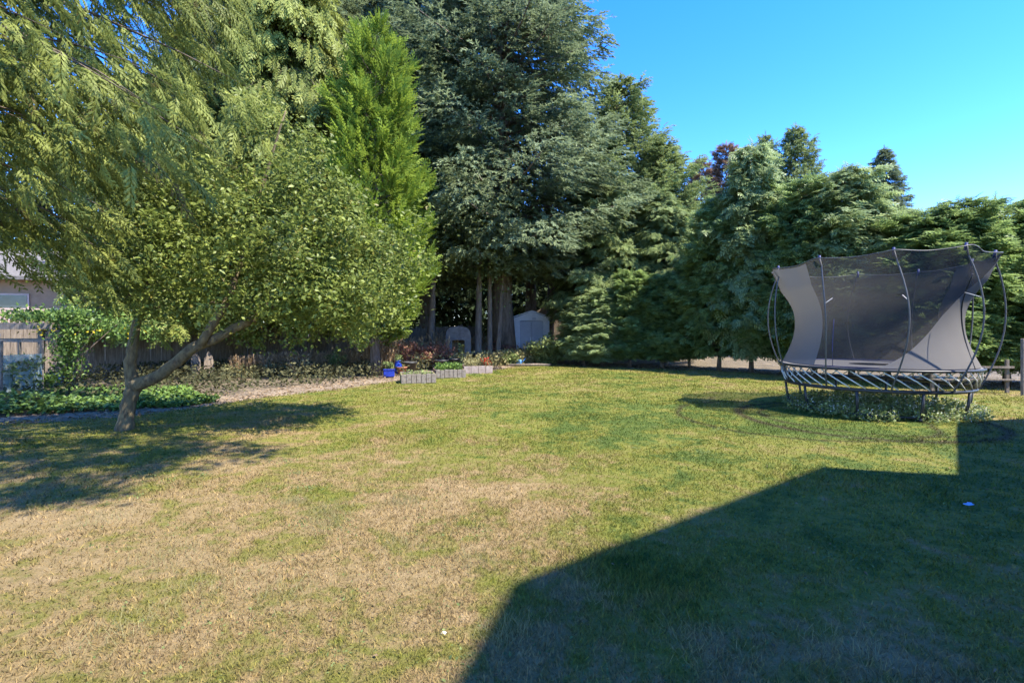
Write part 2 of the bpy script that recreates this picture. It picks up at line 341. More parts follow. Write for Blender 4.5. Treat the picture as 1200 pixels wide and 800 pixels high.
def lathe(name, prof, mat, parent=None, seg=24):
    V = [(r * math.cos(6.28318 * k / seg), r * math.sin(6.28318 * k / seg), z) for r, z in prof for k in range(seg)]
    T = []
    for i in range(len(prof) - 1):
        for k in range(seg): a, b = i * seg + k, i * seg + (k + 1) % seg; T += [(a, b, b + seg), (a, b + seg, a + seg)]
    return link(name, npmesh(name, V, T, smooth=True), mat, parent)

# ------------------------------------------------------------------ ground
def pnoise(x, y, s, seed=0):               # cheap smooth noise
    r = np.random.default_rng(seed); v = 0
    for k in range(5):
        a = r.uniform(0, 6.28); f = s * r.uniform(0.6, 1.7); v = v + np.sin((x * math.cos(a) + y * math.sin(a)) * f + r.uniform(0, 6.28))
    return v / 5
EDGE = [(-20, 9.0), (-9.2, 8.2), (-7.6, 8.6), (-6.6, 9.6), (-5.2, 12.4), (-3.8, 14.6), (-2.6, 16.4), (-0.9, 18.8), (0.8, 22.2), (2.6, 21.6), (4.8, 19.9), (7.6, 18.6), (9.5, 16.2), (11.5, 13.6), (16, 12.4), (26, 12)]
ex = np.array([p[0] for p in EDGE]); ey = np.array([p[1] for p in EDGE])
def edge_y(x): return np.interp(x, ex, ey) + 0.12 * np.sin(x * 3.1) + 0.07 * np.sin(x * 7.7 + 1)
def gz(x, y):
    return 0.012 * pnoise(x, y, 1.3, 4) + 0.02 * pnoise(x, y, 0.5, 5)
def grid(name, xs, ys, z, mat):
    X, Y = np.meshgrid(xs, ys); V = np.stack([X, Y, z(X, Y)], -1).reshape(-1, 3); nx = len(xs)
    i = np.arange(len(ys) - 1)[:, None] * nx + np.arange(nx - 1)[None]; i = i.ravel()
    return link(name, npmesh(name, V, np.stack([i, i + 1, i + nx + 1, i + nx], 1), smooth=True), mat)
g = grid('ground', np.concatenate([[-900, -300, -100], np.linspace(-50, 50, 101), [100, 300, 900]]), np.concatenate([[-900, -200, -60], np.linspace(-20, 60, 81), [100, 300, 900]]),
         lambda X, Y: -0.05 + 0.0 * X, M['ground']); tag(g, kind='structure')
# turf sheet, cut along the border of the beds
xs = np.linspace(-20, 26, 185); V = []; T = []; ny = 90
for i, x in enumerate(xs):
    ye = float(edge_y(x)); y0 = -12
    for j in range(ny): V.append((x, y0 + (ye - y0) * j / (ny - 1), 0))
V = np.array(V); V[:, 2] = gz(V[:, 0], V[:, 1])
V.reshape(len(xs), ny, 3)[:, -1, 2] -= 0.06
i = (np.arange(len(xs) - 1)[:, None] * ny + np.arange(ny - 1)[None]).ravel()
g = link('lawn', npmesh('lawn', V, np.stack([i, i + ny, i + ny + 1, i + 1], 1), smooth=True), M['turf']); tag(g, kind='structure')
# bare earth path between lawn and beds
V = []; xs2 = np.linspace(-20, 3.5, 110)
for x in xs2:
    ye = float(edge_y(x)); wd = 1.0 + 0.8 * max(0, min(1, (x + 9) / 2)) + 0.5 * max(0, 1 - abs(x + 1.5) / 4) + 0.15 * math.sin(x * 2.3)
    for k in range(6): V.append((x - 0.10 * k * wd, ye - 0.12 + wd * k / 5, 0.012 * math.sin(x * 5 + k) - 0.022 - 0.003 * k if k else -0.03))
V = np.array(V); i = (np.arange(len(xs2) - 1)[:, None] * 6 + np.arange(5)[None]).ravel()
g = link('dirt_path', npmesh('dirt_path', V, np.stack([i, i + 6, i + 7, i + 1], 1), smooth=True), M['dirt']); tag(g, kind='structure')

# grass blades
def grass():
    # density falls with distance so that blade size on screen stays fine
    n = 600000
    d = 1.2 + 24 * rng.random(n) ** 2.1; a = rng.uniform(-1.12, 1.12, n)
    X = d * np.tan(np.clip(a, -1.12, 1.12)) * 0.72; Y = d
    keep = (Y < edge_y(X) + 0.05) & (X > -15) & (X < 17)
    thin = pnoise(X, Y, 3.0, 8) + 0.6 * pnoise(X, Y, 9.0, 9); keep &= (rng.random(n) < np.clip(0.72 + 0.5 * thin, 0.25, 1))
    X, Y = X[keep], Y[keep]; n = len(X); d = np.hypot(X, Y)
    tall = np.clip(pnoise(X, Y, 2.2, 12) + 0.5 * pnoise(X, Y, 6.5, 13) - 0.35, 0, 1)
    h = rng.uniform(0.010, 0.027, n) * (1 + 1.6 * tall) * (1 + 0.025 * d); wd = 0.0013 + 0.0006 * d
    tx = rng.normal(0, 1, n); ty = rng.normal(0, 1, n); ln = np.hypot(tx, ty) + 1e-6; le = h * rng.uniform(0.2, 1.3, n); tx, ty = tx / ln * le, ty / ln * le
    an = rng.uniform(0, 6.28, n); Z = gz(X, Y)
    V = np.empty((n, 3, 3), np.float32)
    V[:, 0] = np.stack([X - wd * np.cos(an), Y - wd * np.sin(an), Z], 1); V[:, 1] = np.stack([X + wd * np.cos(an), Y + wd * np.sin(an), Z], 1)
    V[:, 2] = np.stack([X + tx, Y + ty, Z + h], 1)
    c = np.clip(rng.normal(0.5, 0.24, n), 0, 1)
    return npmesh('grass', V.reshape(-1, 3), np.arange(n * 3).reshape(-1, 3), c)
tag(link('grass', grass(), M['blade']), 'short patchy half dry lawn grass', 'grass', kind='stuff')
# longer pale dry tufts standing out of the lawn
f = Fol(); spots = [(205, 655, .25, .7), (470, 590, .16, .8), (385, 600, .20, .8), (345, 590, .10, .6), (600, 745, .12, .9), (385, 615, .2, .7), (820, 760, .14, .5), (240, 690, .2, .5), (470, 640, .2, .5), (700, 700, .15, .4), (150, 740, .2, .5), (990, 760, .2, .5), (560, 660, .15, .5), (120, 610, .2, .5), (330, 700, .2, .5)]
for x, y, rr, k in spots:
    p = gp(x, y); n = int(420 * k); q = rng.normal(0, rr * 0.6, (n, 2)); P = np.stack([p.x + q[:, 0], p.y + q[:, 1], np.zeros(n)], 1)
    dd = rdir(n); dd[:, 2] = np.abs(dd[:, 2]) + 0.7; f.scatter(P_STALK, P, dd, rdir(n), rng.uniform(0.04, 0.10, n), rng.uniform(0.35, 1, n))
tag(link('dry_tufts', f.mesh('dry_tufts'), M['l_drygreen']), 'pale dry tufts of longer grass scattered over the brown front lawn', 'grass', kind='stuff')

# broadleaf weeds and clover in the turf, and a few fallen leaves
f = Fol(); cx_, cy_ = [], []
for _ in range(260):
    d = 1.9 + 11 * rng.random() ** 1.3; x = rng.uniform(-0.95, 0.95) * d
    if d > edge_y(x) - .3: continue
    n = int(rng.uniform(8, 60)); sp_ = rng.uniform(0.03, 0.20); q = rng.normal(0, sp_, (n, 2)); dd = rdir(n, .35); dd[:, 2] = np.abs(dd[:, 2]) * .8 + .1
    P = np.stack([x + q[:, 0], d + q[:, 1], np.full(n, .008)], 1); f.scatter(P_LEAF, P, dd, rdir(n) * .4 + [0, 0, 1], rng.uniform(.012, .030, n), np.clip(rng.normal(.25, .15, n), 0, 1))
tag(link('lawn_weeds', f.mesh('lawn_weeds'), M['l_weed']), 'low clover and broadleaf weeds dotted through the lawn', 'weeds', kind='stuff')
f = Fol(); n = 500; d = 1.9 + 12 * rng.random(n); x = rng.uniform(-.98, .98, n) * d; k = d < edge_y(x) - .2; x, d = x[k], d[k]; n = len(x)
f.scatter(P_LEAF, np.stack([x, d, np.full(n, .022)], 1), rdir(n, .3), rdir(n) * .5 + [0, 0, 1], rng.uniform(.015, .035, n), rng.random(n) * .6)
tag(link('fallen_leaves', f.mesh('fallen_leaves'), M['l_litter']), 'small brown fallen leaves scattered over the lawn', 'leaves', kind='stuff')

# ------------------------------------------------------------------ conifers
def conifer_meshes(name, H, prof, nb, spb, pr, size, droop=0.25, tipup=0.1, rise=0.0, z0=1.0, fan=0.32, hang=0.35, trunk_r=0.3, lean=0.0, seed=1, gapiness=0.25, base_len=None, limb=0.022, ttop=0.02, spread=0.15):
    """prof: function u(0 bottom..1 top) -> radius. Returns crown, branches, trunk meshes."""
    global rng
    rng = np.random.default_rng(seed); rr = random.Random(seed); f = Fol(); tb = TB()
    for i in range(nb):
        u = ((i + rr.random()) / nb) ** 1.05; z = z0 + (H - z0) * u; Lr = prof(u) * rr.uniform(0.72, 1.18)
        if rr.random() < 0.12: Lr *= rr.uniform(1.2, 1.5)
        a = i * 2.39996 + rr.uniform(-0.4, 0.4); o = np.array([math.cos(a), math.sin(a), 0]); s = np.array([-o[1], o[0], 0])
        n = max(6, int(spb * (0.35 + Lr / prof(0.1)))) if Lr > 0.25 else 5
        t = 1 - (1 - rng.random(n)) * rng.random(n) ** 0.35 * 0.88; t = np.clip(t, 0.12, 1.0)
        dr = droop * rr.uniform(0.7, 1.3); ri = rise + rr.uniform(-0.06, 0.06) + 0.5 * max(0, u - 0.75)
        zc = Lr * (ri * t - dr * t ** 2 + tipup * t ** 5)
        wfan = fan * Lr * (1.02 - t) ** 0.7 + 0.05 * Lr; sd = rng.uniform(-1, 1, n)
        P = o[None] * (Lr * t)[:, None] + s[None] * (sd * wfan)[:, None]
        P[:, 2] = z + zc - np.abs(sd) * wfan * 0.25 + rng.normal(0, 0.04 + 0.02 * Lr, n)
        d = o[None] * (0.75 + 0.3 * t)[:, None] + s[None] * (sd * 0.9)[:, None]; d[:, 2] = ri - 2 * dr * t * 0.6 + tipup * 2 * t ** 4 - hang * rng.uniform(0.2, 1.6, n)
        d += rng.normal(0, spread, (n, 3)); up = np.tile([0, 0, 1.0], (n, 1)) + rng.normal(0, 0.45, (n, 3)) + o[None] * 0.4
        clump = rr.uniform(-0.17, 0.17)
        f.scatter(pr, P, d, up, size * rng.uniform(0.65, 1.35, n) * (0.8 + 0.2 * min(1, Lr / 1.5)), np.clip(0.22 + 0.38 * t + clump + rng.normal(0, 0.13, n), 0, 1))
        if Lr > 0.6:
            tb.add([(o[0] * Lr * q, o[1] * Lr * q, z + Lr * (ri * q - dr * q * q + tipup * q ** 5)) for q in (0, 0.3, 0.6, 0.9)], [limb * (0.6 + Lr * 0.35) * k for k in (1.3, 0.9, 0.5, 0.15)], 4)
    k = 12; f.scatter(pr, np.stack([np.zeros(k), np.zeros(k), H + np.linspace(-0.9, 0.1, k)], 1), rng.normal(0, 0.25, (k, 3)) + [0, 0, 1], rdir(k), size * np.full(k, 0.8), np.full(k, .6))
    tk = TB(); m = 9
    tk.add([(lean * (q / m) + 0.02 * math.sin(q * 2.1 + seed), 0.02 * math.cos(q * 1.7), -0.12 + (H * 0.985 + .1) * q / m) for q in range(m + 1)], [trunk_r * ((1 - q / m) * (1.0 if q else 1.35) + ttop) for q in range(m + 1)], 10, 0.05)
    return f.mesh(name + '_crown'), tb.mesh(name + '_branches'), tk.mesh(name + '_trunk')
def place_tree(kind, name, label, x, d, h_scale=1.0, r_scale=1.0, rz=0.0, lean=0.0, group=None, y=None, tilt=(0, 0), cat='tree'):
    me, mats = kind
    X = (x - 600) * d / F
    t = thing(name, label, cat, (X, d, 0), rz, group); t.scale = (r_scale, r_scale, h_scale); t.rotation_euler = (tilt[0], tilt[1], rz)
    for part, m_, mt in zip(('crown', 'branches', 'trunk'), me, mats): link(part, m_, mt, t)
    return t
cone = lambda Rb, p=0.85, b=0.10: (lambda u: Rb * min(1, 0.55 + u / b * 0.45 if u < b else 1) * (1 - u) ** p + 0.12)
# kinds
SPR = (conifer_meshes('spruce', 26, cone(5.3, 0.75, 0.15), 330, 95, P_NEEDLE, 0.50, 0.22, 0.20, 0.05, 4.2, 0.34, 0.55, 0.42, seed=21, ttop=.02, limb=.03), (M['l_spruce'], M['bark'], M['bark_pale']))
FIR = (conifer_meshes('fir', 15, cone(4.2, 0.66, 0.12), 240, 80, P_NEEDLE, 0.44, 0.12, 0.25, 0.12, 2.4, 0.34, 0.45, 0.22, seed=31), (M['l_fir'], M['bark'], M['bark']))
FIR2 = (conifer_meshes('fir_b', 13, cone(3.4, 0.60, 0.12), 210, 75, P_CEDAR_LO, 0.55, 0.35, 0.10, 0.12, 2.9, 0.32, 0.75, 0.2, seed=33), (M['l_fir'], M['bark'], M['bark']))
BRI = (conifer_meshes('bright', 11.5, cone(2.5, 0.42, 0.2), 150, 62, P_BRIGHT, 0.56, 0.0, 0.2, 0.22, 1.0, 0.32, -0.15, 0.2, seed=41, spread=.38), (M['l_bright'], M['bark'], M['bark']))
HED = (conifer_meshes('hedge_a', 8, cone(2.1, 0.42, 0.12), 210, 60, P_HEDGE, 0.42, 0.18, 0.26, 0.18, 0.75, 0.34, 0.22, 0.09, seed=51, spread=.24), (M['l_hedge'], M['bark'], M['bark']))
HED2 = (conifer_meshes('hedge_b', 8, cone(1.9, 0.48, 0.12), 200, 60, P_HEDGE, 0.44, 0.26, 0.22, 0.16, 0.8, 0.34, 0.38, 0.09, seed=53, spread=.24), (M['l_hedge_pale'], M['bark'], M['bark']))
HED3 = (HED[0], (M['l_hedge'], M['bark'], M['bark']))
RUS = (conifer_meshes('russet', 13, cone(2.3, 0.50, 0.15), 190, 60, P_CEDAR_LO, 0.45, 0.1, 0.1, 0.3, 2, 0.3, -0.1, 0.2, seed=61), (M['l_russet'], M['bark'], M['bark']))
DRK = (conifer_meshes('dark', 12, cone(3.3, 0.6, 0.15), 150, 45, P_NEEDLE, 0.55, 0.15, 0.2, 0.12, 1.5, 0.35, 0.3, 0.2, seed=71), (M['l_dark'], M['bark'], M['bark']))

# tall evergreens in the back
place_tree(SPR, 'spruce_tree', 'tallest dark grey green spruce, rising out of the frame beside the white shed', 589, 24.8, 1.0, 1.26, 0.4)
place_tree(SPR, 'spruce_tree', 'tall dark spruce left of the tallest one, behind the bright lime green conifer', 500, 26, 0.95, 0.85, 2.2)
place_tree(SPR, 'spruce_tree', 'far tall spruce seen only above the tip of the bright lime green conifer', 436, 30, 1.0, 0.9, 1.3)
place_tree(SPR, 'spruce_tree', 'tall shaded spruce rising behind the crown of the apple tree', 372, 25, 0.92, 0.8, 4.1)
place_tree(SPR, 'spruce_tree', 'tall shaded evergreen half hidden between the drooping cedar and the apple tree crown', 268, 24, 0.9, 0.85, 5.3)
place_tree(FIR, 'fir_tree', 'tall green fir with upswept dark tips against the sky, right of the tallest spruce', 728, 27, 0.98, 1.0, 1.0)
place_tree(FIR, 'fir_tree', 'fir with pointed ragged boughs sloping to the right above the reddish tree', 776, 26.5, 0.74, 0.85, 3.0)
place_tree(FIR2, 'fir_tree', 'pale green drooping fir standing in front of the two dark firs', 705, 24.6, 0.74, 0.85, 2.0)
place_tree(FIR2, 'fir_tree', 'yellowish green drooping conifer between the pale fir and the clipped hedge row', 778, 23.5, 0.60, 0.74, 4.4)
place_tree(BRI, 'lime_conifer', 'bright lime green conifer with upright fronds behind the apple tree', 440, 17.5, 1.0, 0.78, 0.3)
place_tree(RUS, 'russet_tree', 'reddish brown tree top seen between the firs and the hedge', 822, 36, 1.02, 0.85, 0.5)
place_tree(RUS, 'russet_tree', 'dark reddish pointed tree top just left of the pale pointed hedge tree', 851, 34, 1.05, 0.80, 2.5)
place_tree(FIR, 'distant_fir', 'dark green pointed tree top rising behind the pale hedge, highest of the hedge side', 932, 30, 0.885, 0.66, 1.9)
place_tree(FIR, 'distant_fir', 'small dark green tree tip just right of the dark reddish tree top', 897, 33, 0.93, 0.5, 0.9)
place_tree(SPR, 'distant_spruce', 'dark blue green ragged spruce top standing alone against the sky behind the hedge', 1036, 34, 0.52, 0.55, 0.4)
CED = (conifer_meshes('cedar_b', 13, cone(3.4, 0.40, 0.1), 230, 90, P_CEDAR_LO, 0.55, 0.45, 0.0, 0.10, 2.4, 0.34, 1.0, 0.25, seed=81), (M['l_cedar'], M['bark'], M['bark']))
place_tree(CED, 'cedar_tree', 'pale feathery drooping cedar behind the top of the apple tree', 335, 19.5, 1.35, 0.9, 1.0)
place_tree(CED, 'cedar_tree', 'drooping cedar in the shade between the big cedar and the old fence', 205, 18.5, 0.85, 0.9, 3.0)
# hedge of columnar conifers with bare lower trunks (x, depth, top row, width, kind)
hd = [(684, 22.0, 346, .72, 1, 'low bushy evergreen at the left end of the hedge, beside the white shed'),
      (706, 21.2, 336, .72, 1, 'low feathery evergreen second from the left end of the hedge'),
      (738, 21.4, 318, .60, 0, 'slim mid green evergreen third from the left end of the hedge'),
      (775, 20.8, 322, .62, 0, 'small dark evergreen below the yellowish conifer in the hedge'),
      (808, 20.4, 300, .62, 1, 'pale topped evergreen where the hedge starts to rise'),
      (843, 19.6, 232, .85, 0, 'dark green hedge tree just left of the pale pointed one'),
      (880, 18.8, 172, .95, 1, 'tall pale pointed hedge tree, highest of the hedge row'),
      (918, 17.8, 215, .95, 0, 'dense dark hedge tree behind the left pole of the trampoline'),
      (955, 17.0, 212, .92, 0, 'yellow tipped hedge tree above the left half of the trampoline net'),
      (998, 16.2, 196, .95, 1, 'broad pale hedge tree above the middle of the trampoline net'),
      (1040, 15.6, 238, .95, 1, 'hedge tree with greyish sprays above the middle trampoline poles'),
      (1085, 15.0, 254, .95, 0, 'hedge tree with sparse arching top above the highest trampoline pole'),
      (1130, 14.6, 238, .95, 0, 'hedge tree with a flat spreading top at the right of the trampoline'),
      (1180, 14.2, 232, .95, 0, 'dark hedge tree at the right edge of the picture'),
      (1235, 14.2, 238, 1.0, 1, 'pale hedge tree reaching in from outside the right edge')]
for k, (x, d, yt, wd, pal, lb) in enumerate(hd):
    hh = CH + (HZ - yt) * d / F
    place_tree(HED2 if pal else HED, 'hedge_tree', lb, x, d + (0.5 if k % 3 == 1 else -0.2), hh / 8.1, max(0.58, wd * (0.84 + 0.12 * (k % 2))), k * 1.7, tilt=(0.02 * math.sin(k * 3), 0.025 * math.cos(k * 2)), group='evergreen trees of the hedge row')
# far-off woods closing the view
def wood():
    f = Fol(); P = []; n = 30000
    a = rng.uniform(-1.02, 0.50, n); d = rng.uniform(36, 48, n); X = d * np.tan(a); X = np.clip(X, -70, 26)
    top = np.where(X < -14, 15.0, np.where(X < 6, 9.0, 5.5)) + 2.5 * np.abs(pnoise(X, d * 0, 0.8, 3)) + 1.5 * pnoise(X, d * 0, 2.2, 6)
    z = rng.random(n) ** 0.8 * top
    P = np.stack([X, d, z], 1); dd = rdir(n); dd[:, 2] -= 0.3
    f.scatter(P_NEEDLE, P, dd, rdir(n), rng.uniform(0.9, 1.7, n), np.clip(rng.normal(.4, .2, n), 0, 1)); return f.mesh('woodland')
tag(link('woodland', wood(), M['l_dark']), 'dark woodland closing the view behind the back fence', 'woodland', kind='stuff')

# ------------------------------------------------------------------ the big drooping cedar on the left
def big_cedar():
    global rng
    rng = np.random.default_rng(5); rr = random.Random(5); f = Fol(); tb = TB(); T0 = Vector((-9.6, 6.0, 0))
    t = thing('cedar_tree', 'huge drooping cedar hanging into the upper left of the picture', 'tree', T0)
    for i in range(205):
        z = 3.5 + 8.5 * (i / 205) ** 0.9; L = (6.5 - 0.15 * max(0, z - 5)) * rr.uniform(0.72, 1.0)
        if z < 6.0: L = min(L, 4.2 + (z - 3.5) * 0.85) * rr.uniform(0.88, 1.0)
        a = rr.uniform(-1.75, 1.05); o = Vector((math.cos(a), math.sin(a), 0)); s = Vector((-o.y, o.x, 0))
        up0 = 0.12 + rr.uniform(-0.05, 0.1); dr = 0.34 * rr.uniform(0.8, 1.2)
        path = lambda q: o * (L * q) + s * (0.25 * math.sin(q * 4 + i)) + Vector((0, 0, z + L * (up0 * q - dr * q * q)))
        tb.add([path(q / 6) for q in range(7)], [0.055 * (1.02 - q / 6) for q in range(7)], 5)
        # hanging sprays along the bough
        n = 92; q = 0.2 + 0.82 * rng.random(n) ** 0.7; sd = rng.uniform(-1, 1, n); wf = 0.7 * (1.08 - q) ** 0.6 + 0.12
        P = np.array([tuple(path(k)) for k in q]) + np.array(tuple(s))[None] * (sd * wf)[:, None]; P[:, 2] -= np.abs(sd) * wf * 0.35 + rng.random(n) ** 1.5 * 0.75
        d = np.array(tuple(o))[None] * rng.uniform(0.35, 1.0, n)[:, None] + np.array(tuple(s))[None] * (sd * 0.5)[:, None]; d[:, 2] = -rng.uniform(0.35, 1.25, n); d += rng.normal(0, 0.14, (n, 3))
        up = np.array([[0.3, -0.8, 0.6]]) + rng.normal(0, 0.45, (n, 3)); tone = rr.uniform(-0.16, 0.16)
        h_ = n // 2; sz = rng.uniform(0.18, 0.50, n); tn = np.clip(0.48 + tone + rng.normal(0, 0.2, n), 0, 1)
        f.scatter(P_CEDAR, P[:h_], d[:h_], up[:h_], sz[:h_], tn[:h_]); f.scatter(P_CEDAR_B, P[h_:], d[h_:], up[h_:], sz[h_:] * 1.15, tn[h_:])
    for m_, nm, mt in ((f.mesh('cedar_crown'), 'crown', M['l_cedar']), (tb.mesh('cedar_branches'), 'branches', M['bark'])): link(nm, m_, mt, t)
    tk = TB(); tk.add([(0, 0, -.1), (0.05, 0, 1), (0, 0, 4), (0, .1, 9), (0, 0, 14)], [0.62, 0.46, 0.38, 0.25, 0.05], 14, 0.06); link('trunk', tk.mesh('cedar_trunk'), M['bark'], t)
big_cedar()

# ------------------------------------------------------------------ apple tree
def broadleaf(name, label, base, trunk_paths, hulls, ncl, leaves, leaf_size, lmat, bmat, seed, cat='tree', clr=0.34, density=0.0, twig=0.014, flatten=0.6):
    global rng
    rng = np.random.default_rng(seed); rr = random.Random(seed); t = thing(name, label, cat, base); b = Vector(base)
    tk = TB(); nodes = []
    for pts, rad in trunk_paths:
        P = [Vector(p) for p in pts]
        Q = []; Rr = []
        for i in range(len(P) - 1):
            for k in range(4):
                u = k / 4; Q.append(P[i].lerp(P[i + 1], u) + Vector((rr.uniform(-1, 1), rr.uniform(-1, 1), 0)) * 0.012); Rr.append(rad[i] * (1 - u) + rad[i + 1] * u)
        Q.append(P[-1]); Rr.append(rad[-1]); tk.add([q - b for q in Q], Rr, 10, 0.07)
        for q, r_ in zip(Q, Rr):
            if q.z > 0.9 * min(1, (hulls[0][0][2] - .5)): nodes.append((q, r_))
    link('trunk', tk.mesh(name + '_trunk'), bmat, t)
    tb = TB(); f = Fol(); C = []
    vols = [h[1][0] * h[1][1] * h[1][2] for h in hulls]
    while len(C) < ncl:
        (c, r_) = rr.choices(hulls, vols)[0]; v = Vector(rdir(1)[0]); q = rr.random() ** 0.28 if rr.random() < .80 else rr.uniform(1.0, 1.32)
        p = Vector((c[0] + v.x * r_[0] * q, c[1] + v.y * r_[1] * q, c[2] + v.z * r_[2] * q))
        if p.z < 0.25: continue
        if name == 'apple_tree' and p.z < (1.78 if p.x < -4.8 else 1.36): continue
        C.append(p)
    C.sort(key=lambda p: (p - nodes[0][0]).length)
    for p in C:
        n0, r0 = min(nodes, key=lambda nr: (nr[0] - p).length + 0.25 * abs(nr[0].z - p.z)); m1 = n0.lerp(p, 0.5) + Vector((rr.uniform(-.1, .1), rr.uniform(-.1, .1), rr.uniform(0, .22)))
        rs = min(r0 * 0.7, twig * (1 + (p - n0).length)); pts = [n0, m1, p]; tb.add([q - b for q in pts], [rs, rs * 0.75, rs * 0.4], 5)
        nodes.append((m1, rs * 0.75)); nodes.append((p, rs * 0.5))
        k = int(leaves * rr.uniform(0.35, 1.5)); tone = rr.uniform(-0.30, 0.30)
        pos = np.array(tuple(p - b))[None] + rng.normal(0, clr * 0.52, (k, 3)) * [1, 1, 0.8]; dd = rdir(k, 0.6); dd[:, 2] -= 0.25
        f.scatter(P_LEAF, pos, dd, rdir(k) + [0.15, -0.3, 0.9], leaf_size * rng.uniform(0.6, 1.25, k), np.clip(0.48 + tone + rng.normal(0, 0.17, k), 0, 1))
    link('branches', tb.mesh(name + '_branches'), bmat, t); link('crown', f.mesh(name + '_crown'), lmat, t); return t
ab = gp(148, 503)
d0 = ab.y
fork = ap(157, 452, d0)
broadleaf('apple_tree', 'leafy apple tree with a crooked forked trunk leaning over the left lawn', tuple(ab),
          [([ab - Vector((0.02, 0, .1)), ap(147, 492, d0), ap(152, 470, d0), fork], [0.145, 0.11, 0.10, 0.115]),
           ([fork, ap(152, 430, d0), ap(155, 405, d0), ap(160, 380, d0 + .1), ap(170, 340, d0 + .2), ap(185, 280, d0 + .4)], [0.10, 0.085, 0.075, 0.065, 0.055, 0.02]),
           ([fork, ap(183, 442, d0 - .05), ap(208, 424, d0 - .1), ap(225, 408, d0 - .1), ap(250, 398, d0), ap(300, 372, d0 + .2), ap(360, 320, d0 + .5), ap(400, 270, d0 + .6)], [0.11, 0.09, 0.082, 0.085, 0.07, 0.065, 0.04, 0.015]),
           ([ap(235, 404, d0 - .1), ap(262, 360, d0), ap(290, 290, d0 + .3), ap(310, 210, d0 + .3), ap(335, 130, d0 + .3)], [0.07, 0.06, 0.045, 0.03, 0.01])],
          [((-3.9, 8.5, 2.8), (2.1, 1.6, 1.1)), ((-5.6, 8.3, 2.35), (1.3, 1.2, .8)), ((-2.6, 8.7, 2.25), (1.0, 1.2, .85)), ((-4.1, 8.6, 4.2), (.75, .8, 1.35)), ((-3.0, 8.4, 3.2), (1.0, 1.2, .8)), ((-5.1, 8.4, 3.3), (.9, 1.1, .9)), ((-3.3, 8.5, 4.0), (.5, .7, .8)), ((-3.7, 8.0, 1.9), (1.2, .8, .45))],
          500, 96, 0.084, M['l_apple'], M['bark_apple'], 8, clr=0.28, density=0)

# unseen tree added behind the camera so its boughs dapple the left lawn
broadleaf('added_shade_tree', 'tall thin leaved unseen tree added behind the camera to dapple the left lawn with shade', (-3.6, -1.6, 0),
          [([(-3.6, -1.6, -.1), (-3.4, -1.4, 2.5), (-3.0, -.9, 5.0), (-2.2, .6, 7.0), (-1.1, 2.2, 8.1), (-.3, 3.6, 8.6)], [.26, .2, .16, .11, .07, .03])],
          [((-.1, 3.4, 8.5), (1.7, 1.7, .6)), ((-.8, 2.3, 8.4), (1.5, 1.2, .6)), ((1.2, 4.0, 8.7), (1.1, .8, .5))], 205, 62, 0.12, M['l_apple'], M['bark'], 19, clr=0.30)

# ------------------------------------------------------------------ left boundary: fence, neighbour's house, shelter
def fence():
    A = Vector((-17.5, 13.6)); B = Vector((-1.9, 26.6)); L = (B - A).length; ang = math.atan2(B.y - A.y, B.x - A.x)
    t = thing('board_fence', 'old dark vertical board fence with lit gaps running behind the apple tree', 'fence', (A.x, A.y, 0), ang)
    bl = []; rr = random.Random(4); x = 0.0
    while x < L:
        wd = rr.uniform(0.135, 0.15); h = 1.62 + rr.uniform(-0.05, 0.05) + 0.05 * math.sin(x); bl.append((x + wd / 2, rr.uniform(-.006, .006), h / 2 + 0.02, wd, 0.02, h)); x += wd + rr.choice([0.004, 0.006, 0.01, 0.02])
    boxes('boards', bl, M['fence'], t)
    boxes('rail', [(L / 2, 0.035, 0.35, L, 0.04, 0.09)], M['fence'], t); boxes('rail', [(L / 2, 0.035, 1.35, L, 0.04, 0.09)], M['fence'], t)
    k = 0.3
    while k < L: boxes('post', [(k, 0.10, 0.88, 0.09, 0.09, 1.78)], M['fence'], t); k += 2.4
fence()
def left_house():
    c = ap(80, 345, 24); t = thing('neighbour_house', 'beige neighbouring house with grey roof glimpsed under the cedar boughs', 'house', (c.x, c.y, 0), R(18))
    boxes('wall', [(0, 2.5, 1.9, 9.0, 5, 3.8)], M['beige_wall'], t)
    bm = bmesh.new(); pts = [(-5, -0.6, 3.75), (5, -0.6, 3.75), (5, 2.5, 5.3), (-5, 2.5, 5.3), (5, 5.6, 3.75), (-5, 5.6, 3.75)]
    v = [bm.verts.new(p) for p in pts]; u = [bm.verts.new((p[0], p[1], p[2] + 0.16)) for p in pts]
    for q in ((0, 1, 2, 3), (3, 2, 4, 5)): bm.faces.new([v[i] for i in q][::-1]); bm.faces.new([u[i] for i in q])
    for a, b in ((0, 1), (1, 2), (2, 4), (4, 5), (5, 3), (3, 0)): bm.faces.new((v[a], v[b], u[b], u[a]))
    me = bpy.data.meshes.new('roof'); bm.to_mesh(me); bm.free(); link('roof', me, M['roof'], t)
    for x in (-2.1, 2.4):
        wf = boxes('window', [(x, -0.03, 2.6, 1.3, 0.06, 1.1)], M['trim'], t); boxes('pane', [(x, -0.065, 2.6, 1.14, 0.02, 0.95)], M['glass'], wf)
    boxes('corner_board', [(0.35, -0.02, 2.9, 0.1, 0.05, 1.7)], M['trim'], t)
    br = [(0, -0.9, 2.42, 6.4, 0.07, 0.07), (0, -0.9, 1.75, 6.4, 0.07, 0.07)] + [(-3.1 + k * 0.17, -0.9, 2.08, 0.07, 0.05, 0.62) for k in range(37)]
    boxes('balustrade', br, M['trim'], t)
    boxes('deck', [(0, -0.47, 1.62, 6.5, 0.9, 0.14)], M['grey_wood'], t)
left_house()
